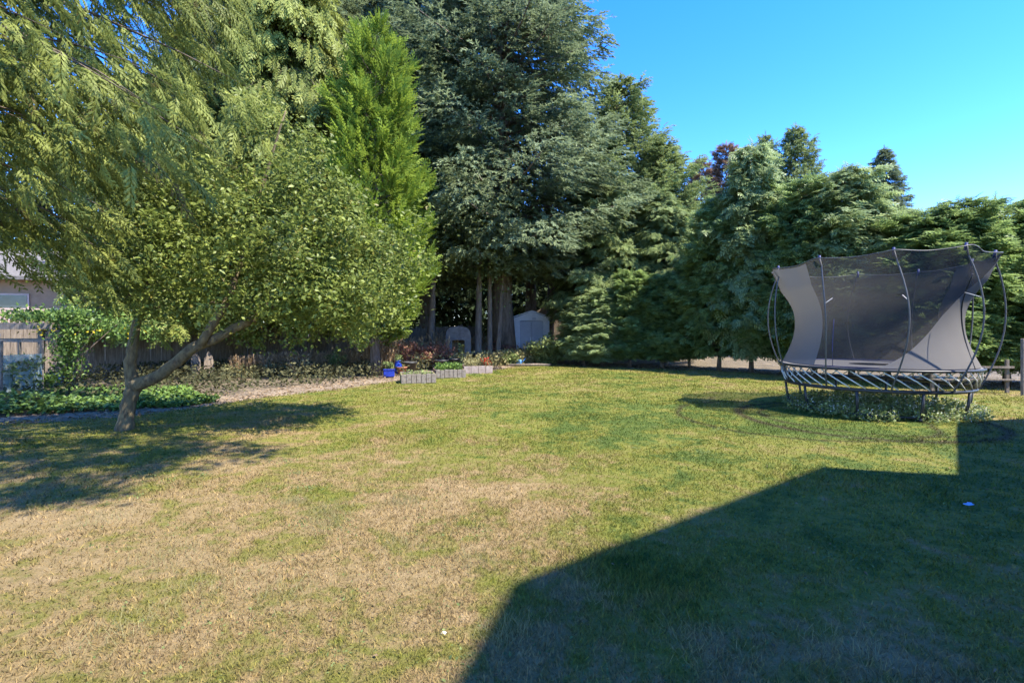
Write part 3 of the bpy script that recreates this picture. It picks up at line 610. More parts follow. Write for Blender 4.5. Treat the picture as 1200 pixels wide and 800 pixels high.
def shelter():
    d = 12.6; c = ap(30, 400, d); t = thing('garden_shelter', 'low weathered timber shelter with a flat plank roof under trailing ivy at the left', 'shelter', (c.x, c.y, 0), R(8))
    boxes('roof', [(-0.6, 0.45, 1.66, 2.6, 1.25, 0.07)], M['grey_wood'], t); boxes('fascia', [(-0.6, -0.2, 1.60, 2.64, 0.04, 0.13)], M['grey_wood'], t)
    boxes('shelf', [(-0.6, 0.1, 1.28, 2.7, 0.35, 0.05)], M['grey_wood'], t)
    for x in (-1.75, 0.38): boxes('post', [(x, -0.05, 0.8, 0.1, 0.1, 1.6)], M['grey_wood'], t)
    for x in (-1.75, 0.5): boxes('post', [(x, 0.95, 0.8, 0.1, 0.1, 1.6)], M['grey_wood'], t)
shelter()
def coldframe():
    b = gp(-16, 468); t = thing('cold_frame', 'tall frame covered in pale translucent plastic with plants inside, at the left edge', 'greenhouse', (b.x, b.y, 0), R(-12))
    boxes('frame', [(x, y, 0.62, 0.05, 0.05, 1.24) for x in (-0.9, -.25, 0.42) for y in (0, 0.8)] + [(-0.24, y, z, 1.37, 0.04, 0.05) for y in (0, .8) for z in (0.05, 1.26)], M['grey_wood'], t)
    boxes('plastic_cover', [(-0.24, -0.032, 0.52, 1.3, 0.006, 0.9), (0.452, 0.4, 0.52, 0.006, 0.76, 0.9)], M['sheet'], t)
    boxes('crossbar', [(0.1, -0.06, 1.36, 0.05, 0.05, 0.5), (0.2, -0.06, 1.42, 0.5, 0.05, 0.06)], M['white'], t)
coldframe()
def plant(name, label, loc, h, r, n, lsize, lmat, seed, cat='plant', stems=9, group=None, pr=None, upb=0.2):
    global rng
    rng = np.random.default_rng(seed); rr = random.Random(seed); t = thing(name, label, cat, loc, 0, group); tb = TB(); f = Fol()
    for k in range(stems):
        a = rr.uniform(0, 6.28); q = r * math.sqrt(rr.random()); hh = h * rr.uniform(0.65, 1.0) * (1 - 0.3 * q / r); tip = Vector((q * math.cos(a), q * math.sin(a), hh)); b0 = tip * 0.25; b0.z = -.02
        mid = b0.lerp(tip, 0.55) + Vector((0, 0, 0.04)); tb.add([b0, mid, tip], [0.009, 0.006, 0.003], 4); m = max(6, n // stems)
        u = rng.random(m) ** 0.7; P = np.array([tuple(b0.lerp(tip, float(k2))) for k2 in u]) + rng.normal(0, r * 0.13, (m, 3)) * [1, 1, .6]; P[:, 2] = np.maximum(P[:, 2], 0.01)
        dd = rdir(m, 0.7); dd[:, 2] += upb; f.scatter(pr or P_LEAF, P, dd, rdir(m) + [0, -.2, .8], lsize * rng.uniform(0.6, 1.3, m), np.clip(rng.normal(0.5, 0.2, m) + rr.uniform(-.15, .15), 0, 1))
    link('stems', tb.mesh(name + '_stems'), M['l_dry'] if lmat in (M['l_dry'],) else M['bark'], t); link('leaves', f.mesh(name + '_leaves'), lmat, t); return t
def ivy():
    f = Fol()
    for _ in range(1):                       # ground cover at the left
        n = 24000; x = rng.uniform(-15, -6.4, n); y = edge_y(x) + 1.0 + 0.3 * pnoise(x, x * 0, 3.0, 77) + rng.random(n) ** 1.1 * np.clip((-x - 6.2) * 1.3, 0.2, 3.6)
        k = pnoise(x, y, 2.4, 21) > -0.35; x, y = x[k], y[k]; n = len(x); z = 0.02 + 0.15 * rng.random(n) * np.clip(0.7 + 1.3 * pnoise(x, y, 1.8, 22), 0.1, 2) * np.clip((y - edge_y(x) - .7) * 1.4, 0.2, 1.3); dd = rdir(n, .4)
        f.scatter(P_LEAF, np.stack([x, y, z], 1), dd, rdir(n) * .6 + [0, -.2, 1], rng.uniform(0.06, 0.14, n), np.clip(0.55 + 0.25 * pnoise(x, y, 1.2, 23) + rng.normal(0, .15, n), 0, 1))
    return f.mesh('ivy')
tag(link('ivy_ground_cover', ivy(), M['l_ivy']), 'sunlit ivy ground cover between the dirt path and the old fence', 'ground cover', kind='stuff')
# ivy on the shelter, with yellow flowers
c = ap(45, 372, 12.6)
t = thing('climbing_vine', 'dark ivy trailing over the plank roof of the garden shelter', 'vine', (c.x, c.y, 0))
f = Fol(); n = 2600; P = rng.normal(0, 1, (n, 3)) * [0.75, 0.35, 0.09] + [0, 0.45, 1.86]; P2 = rng.normal(0, 1, (1600, 3)) * [0.18, 0.15, 0.5] + [0.62, 0.1, 1.15]; P3 = rng.normal(0, 1, (1100, 3)) * [0.6, 0.25, 0.16] + [1.5, 0.5, 1.55]; P = np.concatenate([P, P2, P3]); n = len(P); P[:, 2] = np.maximum(P[:, 2], .05)
f.scatter(P_LEAF, P, rdir(n), rdir(n) + [0, -.3, .7], rng.uniform(0.06, 0.12, n), np.clip(rng.normal(.45, .2, n), 0, 1)); link('leaves', f.mesh('vine_leaves'), M['l_ivy'], t)
tb = TB(); [tb.add([(0.62 + .1 * k, .1, 0), (0.6 + .12 * k, .15, 0.9), (0.3 + .5 * k, .3, 1.75)], [0.015, 0.012, 0.008], 5) for k in range(4)]; link('stems', tb.mesh('vine_stems'), M['bark'], t)
f = Fol(); P = np.concatenate([rng.normal(0, 1, (14, 3)) * [0.16, 0.05, 0.07] + [0.45, -.35, 1.52], rng.normal(0, 1, (22, 3)) * [0.5, 0.08, 0.07] + [1.7, -.1, 1.48]]); n = len(P); f.scatter(P_LEAF, P, rdir(n), rdir(n), rng.uniform(.05, .09, n), rng.random(n)); tag(link('flowers', f.mesh('vine_flowers'), M['l_yellow'], t), kind='stuff')
plant('leafy_plant', 'bushy green plant growing beside the plastic covered frame', tuple(gp(40, 463)), 0.75, 0.42, 900, 0.12, M['l_ivy'], 101)
plant('leafy_plant', 'pale green climber scrambling over the top of the plastic covered frame', (gp(14, 466).x, gp(14, 466).y, .0), 1.35, 0.5, 1300, 0.10, M['l_weed'], 102, stems=12)
def tarp():
    p = gp(60, 452); t = bmesh.new(); bmesh.ops.create_icosphere(t, subdivisions=4, radius=1)
    for v in t.verts:
        k = 1 + 0.12 * math.sin(v.co.x * 5 + 1) * math.sin(v.co.y * 4) + 0.07 * math.sin(v.co.z * 9 + v.co.x * 7); v.co = Vector((v.co.x * 0.38 * k, v.co.y * 0.26 * k, max(-0.02, 0.16 + v.co.z * 0.17 * k)))
    me = bpy.data.meshes.new('tarp_bundle'); t.to_mesh(me); t.free(); me.polygons.foreach_set('use_smooth', [True] * len(me.polygons))
    tag(link('tarp_bundle', me, M['blue_tarp'], None, (p.x, p.y, 0.0)), 'rounded bundle under blue tarp lying in the ivy by the fence', 'tarp')
tarp()
# wooden panels leaning on fence behind the apple limb
p = gp(238, 442); t = thing('leaning_boards', 'pair of pale pointed boards leaning against the old fence behind the apple limb', 'boards', (p.x, p.y, 0), R(38))
for s in (-1, 1):
    bm = bmesh.new(); q = [(-.15, 0), (.15, 0), (.13, .62), (0, .82), (-.12, .6)]; a = [bm.verts.new((x + s * .18, 0.10 + z * .22, z)) for x, z in q]; b = [bm.verts.new((x + s * .18, 0.13 + z * .22, z)) for x, z in q]
    bm.faces.new(a); bm.faces.new(b[::-1]); [bm.faces.new((a[i], b[i], b[(i + 1) % 5], a[(i + 1) % 5])) for i in range(5)]
    me = bpy.data.meshes.new('board'); bm.to_mesh(me); bm.free(); link('board', me, M['bark_pale'], t)

# bare trunks in the shade behind the beds: each a tree with a crown hidden in the foliage above
def shade_tree(label, x, d, r_, H, lean, pale, seed):
    p = ap(x, 400, d); t = thing('shade_tree', label, 'tree', (p.x, p.y, 0)); tk = TB()
    tk.add([(0, 0, -.1), (lean * .05, 0, .5), (lean * .4, .05, H * .4), (lean * .8, 0, H * .75), (lean, 0, H)], [r_ * 1.4, r_, r_ * .85, r_ * .6, r_ * .2], 10, 0.06); link('trunk', tk.mesh('shade_trunk'), M['bark_pale'] if pale else M['bark'], t)
    f = Fol(); n = 1500; P = rng.normal(0, 1, (n, 3)) * [1.0, 1.0, 1.3] + [lean, 0, H]; f.scatter(P_LEAF, P, rdir(n), rdir(n) + [0, 0, .6], rng.uniform(.1, .2, n), np.clip(rng.normal(.4, .2, n), 0, 1)); link('crown', f.mesh('shade_crown'), M['l_fir'], t)
for a in [('brown tree trunk standing before the fence left of the blue pot', 411, 20.5, .17, 5.0, .1, 0, 1), ('slim pale trunk standing right behind the blue pot', 462, 21.5, .13, 5.2, .15, 0, 2),
          ('pale grey trunk left of the arched grey playhouse', 504, 22.5, .16, 5.5, .2, 1, 3), ('slim grey trunk right of the arched playhouse', 560, 23.0, .16, 6, .1, 1, 4),
          ('thin upright trunk between the playhouse and the thick leaning trunk', 574, 23.2, .13, 6, 0, 1, 5), ('thin curved trunk touching the thick leaning trunk', 583, 23.3, .12, 6, .35, 1, 6), ('dark trunk in deep shade behind the roof of the white shed', 622, 30, .38, 8, 0, 0, 7), ('dark trunk between the brown gable and the white shed', 643, 31, .28, 8, .3, 0, 8)]: shade_tree(*a)

# ------------------------------------------------------------------ garden shed, gabled building, playhouse
def shed():
    d = 25.5; a = ap(601, 400, d); b = ap(645, 400, d); cx = (a.x + b.x) / 2; W_ = b.x - a.x; t = thing('garden_shed', 'small white metal garden shed with grey double doors and low gable', 'shed', (cx, d, 0), R(4))
    h = 2.08; D = 1.7; W2 = W_ / 2 - .05
    boxes('wall', [(0, D, h / 2, 2 * W2, .03, h), (-W2, D / 2, h / 2, .03, D, h), (W2, D / 2, h / 2, .03, D, h), (-W2 + .15, 0, h / 2, .3, .03, h), (W2 - .15, 0, h / 2, .3, .03, h), (0, 0, h - .03, 2 * W2 - .6, .028, .22)], M['white_metal'], t)
    bm = bmesh.new(); rf = [(-W2 - .08, h + .01), (0, h + .33), (W2 + .08, h + .01)]
    for (x0, z0), (x1, z1) in (rf[:2], rf[1:]):
        v = [bm.verts.new(q) for q in ((x0, -.1, z0), (x1, -.1, z1), (x1, D + .1, z1), (x0, D + .1, z0), (x0, -.1, z0 + .05), (x1, -.1, z1 + .05), (x1, D + .1, z1 + .05), (x0, D + .1, z0 + .05))]
        for q in ((0, 1, 2, 3), (7, 6, 5, 4), (0, 4, 5, 1), (1, 5, 6, 2), (2, 6, 7, 3), (3, 7, 4, 0)): bm.faces.new([v[i] for i in q])
    bmesh.ops.recalc_face_normals(bm, faces=bm.faces[:]); me = bpy.data.meshes.new('roof'); bm.to_mesh(me); bm.free(); link('roof', me, M['white_metal'], t)
    bm = bmesh.new(); v = [bm.verts.new((x, y, z)) for y in (-.02, .02) for x, z in ((-W2, h), (W2, h), (0, h + .32))]
    bm.faces.new(v[:3]); bm.faces.new(v[3:][::-1]); me = bpy.data.meshes.new('gable'); bm.to_mesh(me); bm.free(); link('gable', me, M['white_metal'], t)
    dw = (2 * W2 - .6) / 2
    for s in (-1, 1):
        dr = boxes('door', [(s * dw / 2, -.01, (h - .14) / 2, dw - .02, .03, h - .18)] + [(s * dw / 2 + k * .13, -.028, (h - .14) / 2, .02, .012, h - .3) for k in (-2, -1, 0, 1, 2)], M['grey_door'], t); boxes('handle', [(s * .06, -.045, 1.05, .03, .04, .18)], M['white'], dr)
    boxes('louvre', [(.12, -.03, h - .03, .2, .02, .1)], M['grey_door'], t)
shed()
def gable_house():
    d = 33; c = ap(658, 350, d); t = thing('brown_outbuilding', 'dull brown gabled outbuilding behind the white shed', 'building', (c.x, d, 0), R(-6)); W2 = 2.1; h = 2.3; H = c.z
    bm = bmesh.new(); q = [(-W2, 0), (W2, 0), (W2, h), (0, H), (-W2, h)]; a = [bm.verts.new((x, 0, z)) for x, z in q]; b = [bm.verts.new((x, 4, z)) for x, z in q]; bm.faces.new(a); bm.faces.new(b[::-1]); [bm.faces.new((a[i], b[i], b[(i + 1) % 5], a[(i + 1) % 5])) for i in range(5)]
    bmesh.ops.recalc_face_normals(bm, faces=bm.faces[:]); me = bpy.data.meshes.new('wall'); bm.to_mesh(me); bm.free(); link('wall', me, M['brown_wall'], t)
    for s in (-1, 1):
        bm = bmesh.new(); v = [bm.verts.new(p) for p in ((0, -.25, H + .02), (s * (W2 + .3), -.25, h - .23), (s * (W2 + .3), 4.2, h - .23), (0, 4.2, H + .02))]; u = [bm.verts.new(k.co + Vector((0, 0, .12))) for k in v]
        bm.faces.new(v); bm.faces.new(u[::-1]); [bm.faces.new((v[i], u[i], u[(i + 1) % 4], v[(i + 1) % 4])) for i in range(4)]; bmesh.ops.recalc_face_normals(bm, faces=bm.faces[:]); me = bpy.data.meshes.new('roof'); bm.to_mesh(me); bm.free(); link('roof', me, M['brown_wall'], t)
gable_house()
def playhouse():
    d = 22.0; c = ap(537, 400, d); t = thing('playhouse', 'small grey playhouse with a rounded top and dark open doorway', 'playhouse', (c.x, d, 0), R(5)); W2 = .54; H = 1.66; D = .9
    outl = [(-W2, 0), (-W2 * 1.03, .9)] + [(-W2 * math.cos(k * math.pi / 10) ** (1 if k != 5 else 1) if k < 5 else W2 * math.cos(math.pi - k * math.pi / 10), 1.15 + (H - 1.15) * math.sin(k * math.pi / 10) ** .6) for k in range(0, 11)] + [(W2 * 1.03, .9), (W2, 0)]
    outl = [(-W2, 0), (-W2, 1.2)] + [(-W2 + .22 - .22 * math.cos(k * math.pi / 10), 1.2 + .4 * math.sin(k * math.pi / 10)) for k in range(1, 6)] + [(0, 1.66)] + [(W2 - .22 + .22 * math.sin(k * math.pi / 10), 1.2 + .4 * math.cos(k * math.pi / 10)) for k in range(0, 5)] + [(W2, 1.2), (W2, 0)]
    inn = [(-.27, 0), (-.27, 1.0), (-.2, 1.06), (.2, 1.06), (.27, 1.0), (.27, 0)]
    # front face with doorway, swept shell
    bm = bmesh.new(); fr = [bm.verts.new((x, 0, z)) for x, z in outl]; bk = [bm.verts.new((x, D, z)) for x, z in outl]
    for i in range(len(outl) - 1): bm.faces.new((fr[i], fr[i + 1], bk[i + 1], bk[i]))
    bm.faces.new(bk); iv = [bm.verts.new((x, 0, z)) for x, z in inn]
    loop = fr + iv[::-1]; bm.faces.new(loop)
    bmesh.ops.recalc_face_normals(bm, faces=bm.faces[:]); me = bpy.data.meshes.new('shell'); bm.to_mesh(me); bm.free(); link('shell', me, M['arch'], t)
    boxes('door_frame', [(-.3, -.02, .52, .06, .04, 1.04), (.3, -.02, .52, .06, .04, 1.04), (0, -.02, 1.09, .66, .04, .06)], M['arch'], t)
    boxes('side_window', [(-.42, -.012, .7, .12, .02, .25)], M['grey_wood'], t)
playhouse()

# ------------------------------------------------------------------ raised beds and pots
def raised_bed(label, loc, rz, w_, dp, h, mats, seed, fill, nb=7):
    t = thing('raised_bed', label, 'planter', loc, rz, 'raised vegetable beds beside the lawn'); rr = random.Random(seed)
    pl = []
    k = w_ / nb
    for i in range(nb): pl.append((-w_ / 2 + k * (i + .5), -dp / 2, h / 2 + rr.uniform(-.012, .012), k - .012, .05, h, rr.uniform(-.03, .03)))
    boxes('front_wall', pl, mats[0], t, .005)
    boxes('back_wall', [(-w_ / 2 + k * (i + .5), dp / 2, h / 2, k - .012, .05, h) for i in range(nb)], mats[0], t, .005)
    for s in (-1, 1): boxes('side_wall', [(s * (w_ / 2 - .02), 0, h / 2 - .01 + z, .05, dp - .06, h / 2 - .01) for z in (-h / 4, h / 4)], mats[1], t, .005)
    boxes('soil', [(0, 0, h * .42, w_ - .1, dp - .1, h * .8)], M['soil'], t)
    tag_, n, lm, ls, hh = fill; f = Fol(); P = np.stack([rng.uniform(-w_ * .42, w_ * .42, n), rng.uniform(-dp * .4, dp * .4, n), h * .8 + rng.random(n) ** 1.5 * hh], 1); dd = rdir(n, .7); dd[:, 2] += .3
    p = link('bed_plants', f.scatter(P_LEAF, P, dd, rdir(n) + [0, 0, .8], rng.uniform(.5, 1.3, n) * ls, np.clip(rng.normal(.5, .2, n), 0, 1)) or f.mesh('bed_plants'), lm, None, loc); p.rotation_euler[2] = rz; tag(p, tag_, 'plants', kind='stuff')
G1, G2, G3 = gp(486, 449), gp(524, 443), gp(557, 438)
raised_bed('nearest raised bed of grey boards with a mossy left side, almost empty', (G1.x, G1.y + .45, 0), R(14), 0.98, .95, .26, (M['block'], surf('mossy_side', (.10, .10, .03), (.24, .22, .09), 7)), 1, ('sparse low green plants in the nearest raised bed', 260, M['l_weed'], .07, .10))
raised_bed('middle raised bed of pale boards full of green leaves', (G2.x, G2.y + .5, 0), R(14), 0.95, .95, .26, (M['block'], surf('brown_side', (.13, .08, .05), (.24, .15, .10), 7)), 2, ('lush bright green leaves filling the middle raised bed', 1500, M['l_ivy'], .09, .2))
raised_bed('farthest raised bed of brownish blocks with dry plants', (G3.x, G3.y + .5, 0), R(12), 1.0, .95, .27, (surf('reddish_block', (.24, .18, .15), (.42, .34, .29), 9), surf('dark_side', (.12, .06, .045), (.22, .11, .08), 7)), 3, ('dry brown plants wilting in the farthest raised bed', 900, M['l_drygreen'], .09, .28), nb=4)
f = Fol(); n = 90; P = rng.normal(0, .07, (n, 3)) + [0, 0, .42]; f.scatter(P_LEAF, P, rdir(n), rdir(n), rng.uniform(.06, .1, n), rng.random(n)); tag(link('red_flowers', f.mesh('red_flowers'), M['l_red'], None, (G3.x + .32, G3.y + .3, 0)), 'small cluster of red flowers in the farthest raised bed', 'flowers', kind='stuff')
pb = gp(456, 441); t = thing('blue_planter', 'glossy cobalt blue square flower pot at the edge of the dirt path', 'pot', (pb.x, pb.y, 0), R(12))
boxes('pot', [(0, 0, .11, .34, .30, .22), (0, 0, .23, .37, .33, .04)], M['blue_glaze'], t, .012); boxes('soil', [(0, 0, .232, .30, .26, .045)], M['soil'], t)
plant('pot_plant', 'leafy green plant growing in the square blue pot', (pb.x, pb.y, .22), .32, .16, 260, .08, M['l_weed'], 121, 'plant', 7)
pb2 = gp(463, 438); t = thing('blue_urn', 'narrow cobalt blue glazed urn standing just behind the square blue pot', 'pot', (pb2.x + .08, pb2.y + .1, 0)); t.scale = (.8, .8, .85); lathe('urn', [(.0, .0), (.10, .0), (.15, .12), (.17, .3), (.13, .44), (.10, .5), (.14, .54), (.12, .54), (.08, .5), (.0, .48)], M['blue_glaze'], t)
f = Fol(); n = 120; P = rng.normal(0, 1, (n, 3)) * [.08, .08, .08] + [0, 0, .62]; f.scatter(P_LEAF, P, rdir(n), rdir(n), rng.uniform(.05, .09, n), rng.random(n)); link('leaves', f.mesh('urn_leaves'), M['l_weed'], t)
for (x, y, lb, mt) in ((480, 436, 'black plastic nursery pot behind the nearest raised bed', 'black_pot'), (517, 433, 'black round tub standing behind the middle raised bed', 'black_pot'), (532, 431, 'wide dark tub behind the middle and farthest raised beds', 'black_pot'), (471, 438, 'small terracotta pot beside the blue urn', 'terracotta')):
    p = gp(x, y); s = .8 if mt == 'terracotta' else 1.25; t = thing('garden_pot', lb, 'pot', (p.x, p.y, 0)); t.scale = (s * 1.2, s * 1.2, s)
    lathe('pot', [(0, 0), (.12, 0), (.17, .26), (.19, .26), (.19, .30), (.165, .30), (.15, .22)], M[mt], t); lathe('soil', [(0, .24), (.16, .24), (.15, .2)], M['soil'], t)

# ------------------------------------------------------------------ dry border between beds and trees
def dryweeds():
    f = Fol(); n = 4200
    x = rng.uniform(270, 645, n); y = 0 * x; X = np.empty(n); Y = np.empty(n)
    for i in range(n):
        px = x[i]; yb = np.interp(px, [270, 400, 440, 520, 600, 645], [441, 437, 434, 428, 421, 418]) - rng.random() * np.interp(px, [270, 440, 600, 645], [4, 7, 7, 3]); p = gp(px, yb); X[i], Y[i] = p.x, p.y
    k = pnoise(X, Y, 1.6, 31) > -0.25; X, Y = X[k], Y[k]; n = len(X); dens = np.where(X < -5.6, .6, 1.0)
    h = rng.uniform(.45, 1.25, n) * dens * (1 + .3 * pnoise(X, Y, 1.1, 32)); P = np.stack([X, Y, np.zeros(n)], 1); d = rng.normal(0, .16, (n, 3)); d[:, 2] = 1
    big = (P_STALK[0] * [2.4, 1, 2.4], P_STALK[1]); f.scatter(big, P, d, rdir(n), h, rng.uniform(.2, 1, n))
    dn = d / np.linalg.norm(d, axis=1, keepdims=True)
    for q in (.45, .62, .78, .92): f.scatter(P_SEED, P + dn * (h * q)[:, None], dn + rng.normal(0, .5, (n, 3)), rdir(n), h * .45, rng.uniform(.3, 1, n))
    return f.mesh('dry_weeds')
tag(link('dry_weeds', dryweeds(), M['l_dry']), 'thicket of dry tan weeds and seed heads along the fence and beds', 'weeds', kind='stuff')
def undergrowth():
    f = Fol()
    def patch(n, x0, x1, ys, hgt, tn, sz):
        px = rng.uniform(x0, x1, n); yb = np.interp(px, [p[0] for p in ys], [p[1] for p in ys]) - rng.random(n) * 6; d = CH * F / (yb - HZ); X = (px - 600) * d / F
        k = pnoise(X, d, 2.0, 41) > -.4; X, d = X[k], d[k]; m = len(X); P = np.stack([X, d, rng.random(m) ** 1.4 * hgt], 1); dd = rdir(m, .7); dd[:, 2] += .3; f.scatter(P_LEAF, P, dd, rdir(m) + [0, 0, .5], rng.uniform(.5, 1.3, m) * sz, np.clip(rng.normal(tn, .2, m), 0, 1))
    patch(6000, 480, 640, [(480, 433), (560, 430), (640, 426)], .55, .75, .12); patch(2500, 260, 430, [(260, 444), (430, 434)], .35, .35, .11)
    patch(2600, 590, 660, [(590, 427), (660, 424)], .6, .6, .13); return f.mesh('undergrowth')
tag(link('undergrowth', undergrowth(), M['l_drygreen']), 'half dry olive undergrowth behind the raised beds and by the shed', 'undergrowth', kind='stuff')
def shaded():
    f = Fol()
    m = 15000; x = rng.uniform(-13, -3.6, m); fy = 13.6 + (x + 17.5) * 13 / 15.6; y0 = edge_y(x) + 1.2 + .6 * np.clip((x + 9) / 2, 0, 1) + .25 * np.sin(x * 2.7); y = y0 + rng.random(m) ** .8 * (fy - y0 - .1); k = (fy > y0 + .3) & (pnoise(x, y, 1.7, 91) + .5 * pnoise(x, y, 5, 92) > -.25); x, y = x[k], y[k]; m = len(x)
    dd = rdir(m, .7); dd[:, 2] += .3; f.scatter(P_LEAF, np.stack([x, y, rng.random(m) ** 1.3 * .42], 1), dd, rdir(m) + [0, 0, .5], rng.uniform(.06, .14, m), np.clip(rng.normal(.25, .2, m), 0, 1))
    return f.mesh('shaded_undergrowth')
tag(link('shaded_undergrowth', shaded(), M['l_shade']), 'low undergrowth in a painted shade tone at the foot of the old fence', 'undergrowth', kind='stuff')
plant('rust_shrub', 'rust red wilting shrub between the raised beds and the playhouse', tuple(gp(512, 430)), 1.15, .75, 1300, .13, M['l_rust'], 111, 'shrub', 16)
plant('rust_shrub', 'dark rust coloured low shrub in front of the thick leaning trunk', tuple(gp(590, 424)), 1.1, .85, 1100, .13, M['l_rust'], 112, 'shrub', 16)
plant('rust_shrub', 'dull red brown stalky plant left of the rust red shrub', tuple(gp(478, 431)), 1.25, .6, 600, .12, surf_l if False else M['l_rust'], 113, 'shrub', 14)
plant('olive_shrub', 'olive shrub with arching stems in front of the white shed door', tuple(gp(624, 425)), .95, .75, 1300, .13, M['l_drygreen'], 114, 'shrub', 16)
plant('grey_green_shrub', 'greyish green bushy shrub hiding the right corner of the white shed', tuple(gp(641, 426)), 1.55, .95, 2300, .13, M['l_weed'], 115, 'shrub', 18)
plant('dark_shrub', 'dark green low shrub right of the farthest raised bed', tuple(gp(600, 427)), .6, .6, 900, .11, M['l_fir'], 116, 'shrub', 12)
plant('tall_stalk', 'tall pale spire of seed heads in front of the playhouse doorway', tuple(gp(540, 431)), 1.35, .09, 130, .09, M['l_weed'], 117, 'plant', 5)
plant('weed_clump', 'grey green weed clump beside the brown trunk at the fence', tuple(gp(393, 437)), .95, .35, 500, .12, M['l_weed'], 118, 'plant', 10)
plant('low_shrub', 'scraggly pale twigs at the fence foot behind the dirt path', tuple(gp(352, 441)), .7, .6, 260, .09, M['l_drygreen'], 119, 'shrub', 18)
p = gp(608, 427); t = thing('watering_can', 'small light blue plastic watering can among the weeds near the shed', 'watering can', (p.x, p.y, 0), R(20)); t.scale = (.95,) * 3
lathe('body', [(0, 0), (.13, 0), (.13, .2), (.10, .23), (.08, .23), (.11, .19)], M['blue_plastic'], t); tb = TB(); tb.add([(.12, 0, .05), (.24, 0, .18), (.32, 0, .27)], [.025, .018, .03], 8); link('spout', tb.mesh('spout'), M['blue_plastic'], t)
tb = TB(); tb.add([(-.12, 0, .06), (-.2, 0, .14), (-.16, 0, .25), (-.05, 0, .28), (.05, 0, .24)], .012, 6); link('handle', tb.mesh('handle'), M['blue_plastic'], t)
def rockobj(name, label, loc, s, mat, cat='stone', seed=0):
    r_ = random.Random(seed); bm = bmesh.new(); bmesh.ops.create_icosphere(bm, subdivisions=3, radius=1)
    for v in bm.verts: k = 1 + .14 * math.sin(v.co.x * 4 + seed) * math.cos(v.co.y * 3 + seed) + .1 * math.sin(v.co.z * 6 + seed * 2); v.co = Vector((v.co.x * s[0] * k, v.co.y * s[1] * k, v.co.z * s[2] * k + s[2] * .7))
    me = bpy.data.meshes.new(name); bm.to_mesh(me); bm.free(); me.polygons.foreach_set('use_smooth', [True] * len(me.polygons)); tag(link(name, me, mat, None, loc), label, cat)
rockobj('boulder', 'pale rounded boulder at the foot of the shrub by the white shed', tuple(gp(646, 414)), (.38, .3, .42), M['stone'], seed=2)
rockobj('stone', 'small pale stone lying on the front lawn near the shadow edge', tuple(gp(520, 744)), (.018, .016, .011), M['stone'], seed=4)
rockobj('fallen_branch', 'long low pale log edging the lawn below the shrubs', tuple(gp(622, 429)), (.9, .1, .07), M['l_litter'] if False else M['bark_pale'], 'log', seed=6)
p = gp(1135, 595); boxes_ = boxes('blue_scrap', [(0, 0, .022, .07, .045, .006, .3), (.02, .012, .028, .035, .03, .006, 1.0)], M['blue_plastic'], None); boxes_.location = (p.x, p.y, 0.012); tag(boxes_, 'small scrap of blue plastic lying on the shaded lawn at the right', 'scrap')
# leaf litter under hedge
f = Fol(); n = 9000; x = rng.uniform(-9, 15, n); y = edge_y(x) + rng.uniform(-.5, 3.2, n); d = rdir(n, .25); f.scatter(P_LEAF, np.stack([x, y, np.full(n, -.015)], 1), d, rdir(n) * .3 + [0, 0, 1], rng.uniform(.05, .11, n), rng.random(n))
tag(link('leaf_litter', f.mesh('leaf_litter'), M['l_litter']), 'brown fallen leaves and twigs under the hedge and trees', 'leaf litter', kind='stuff')

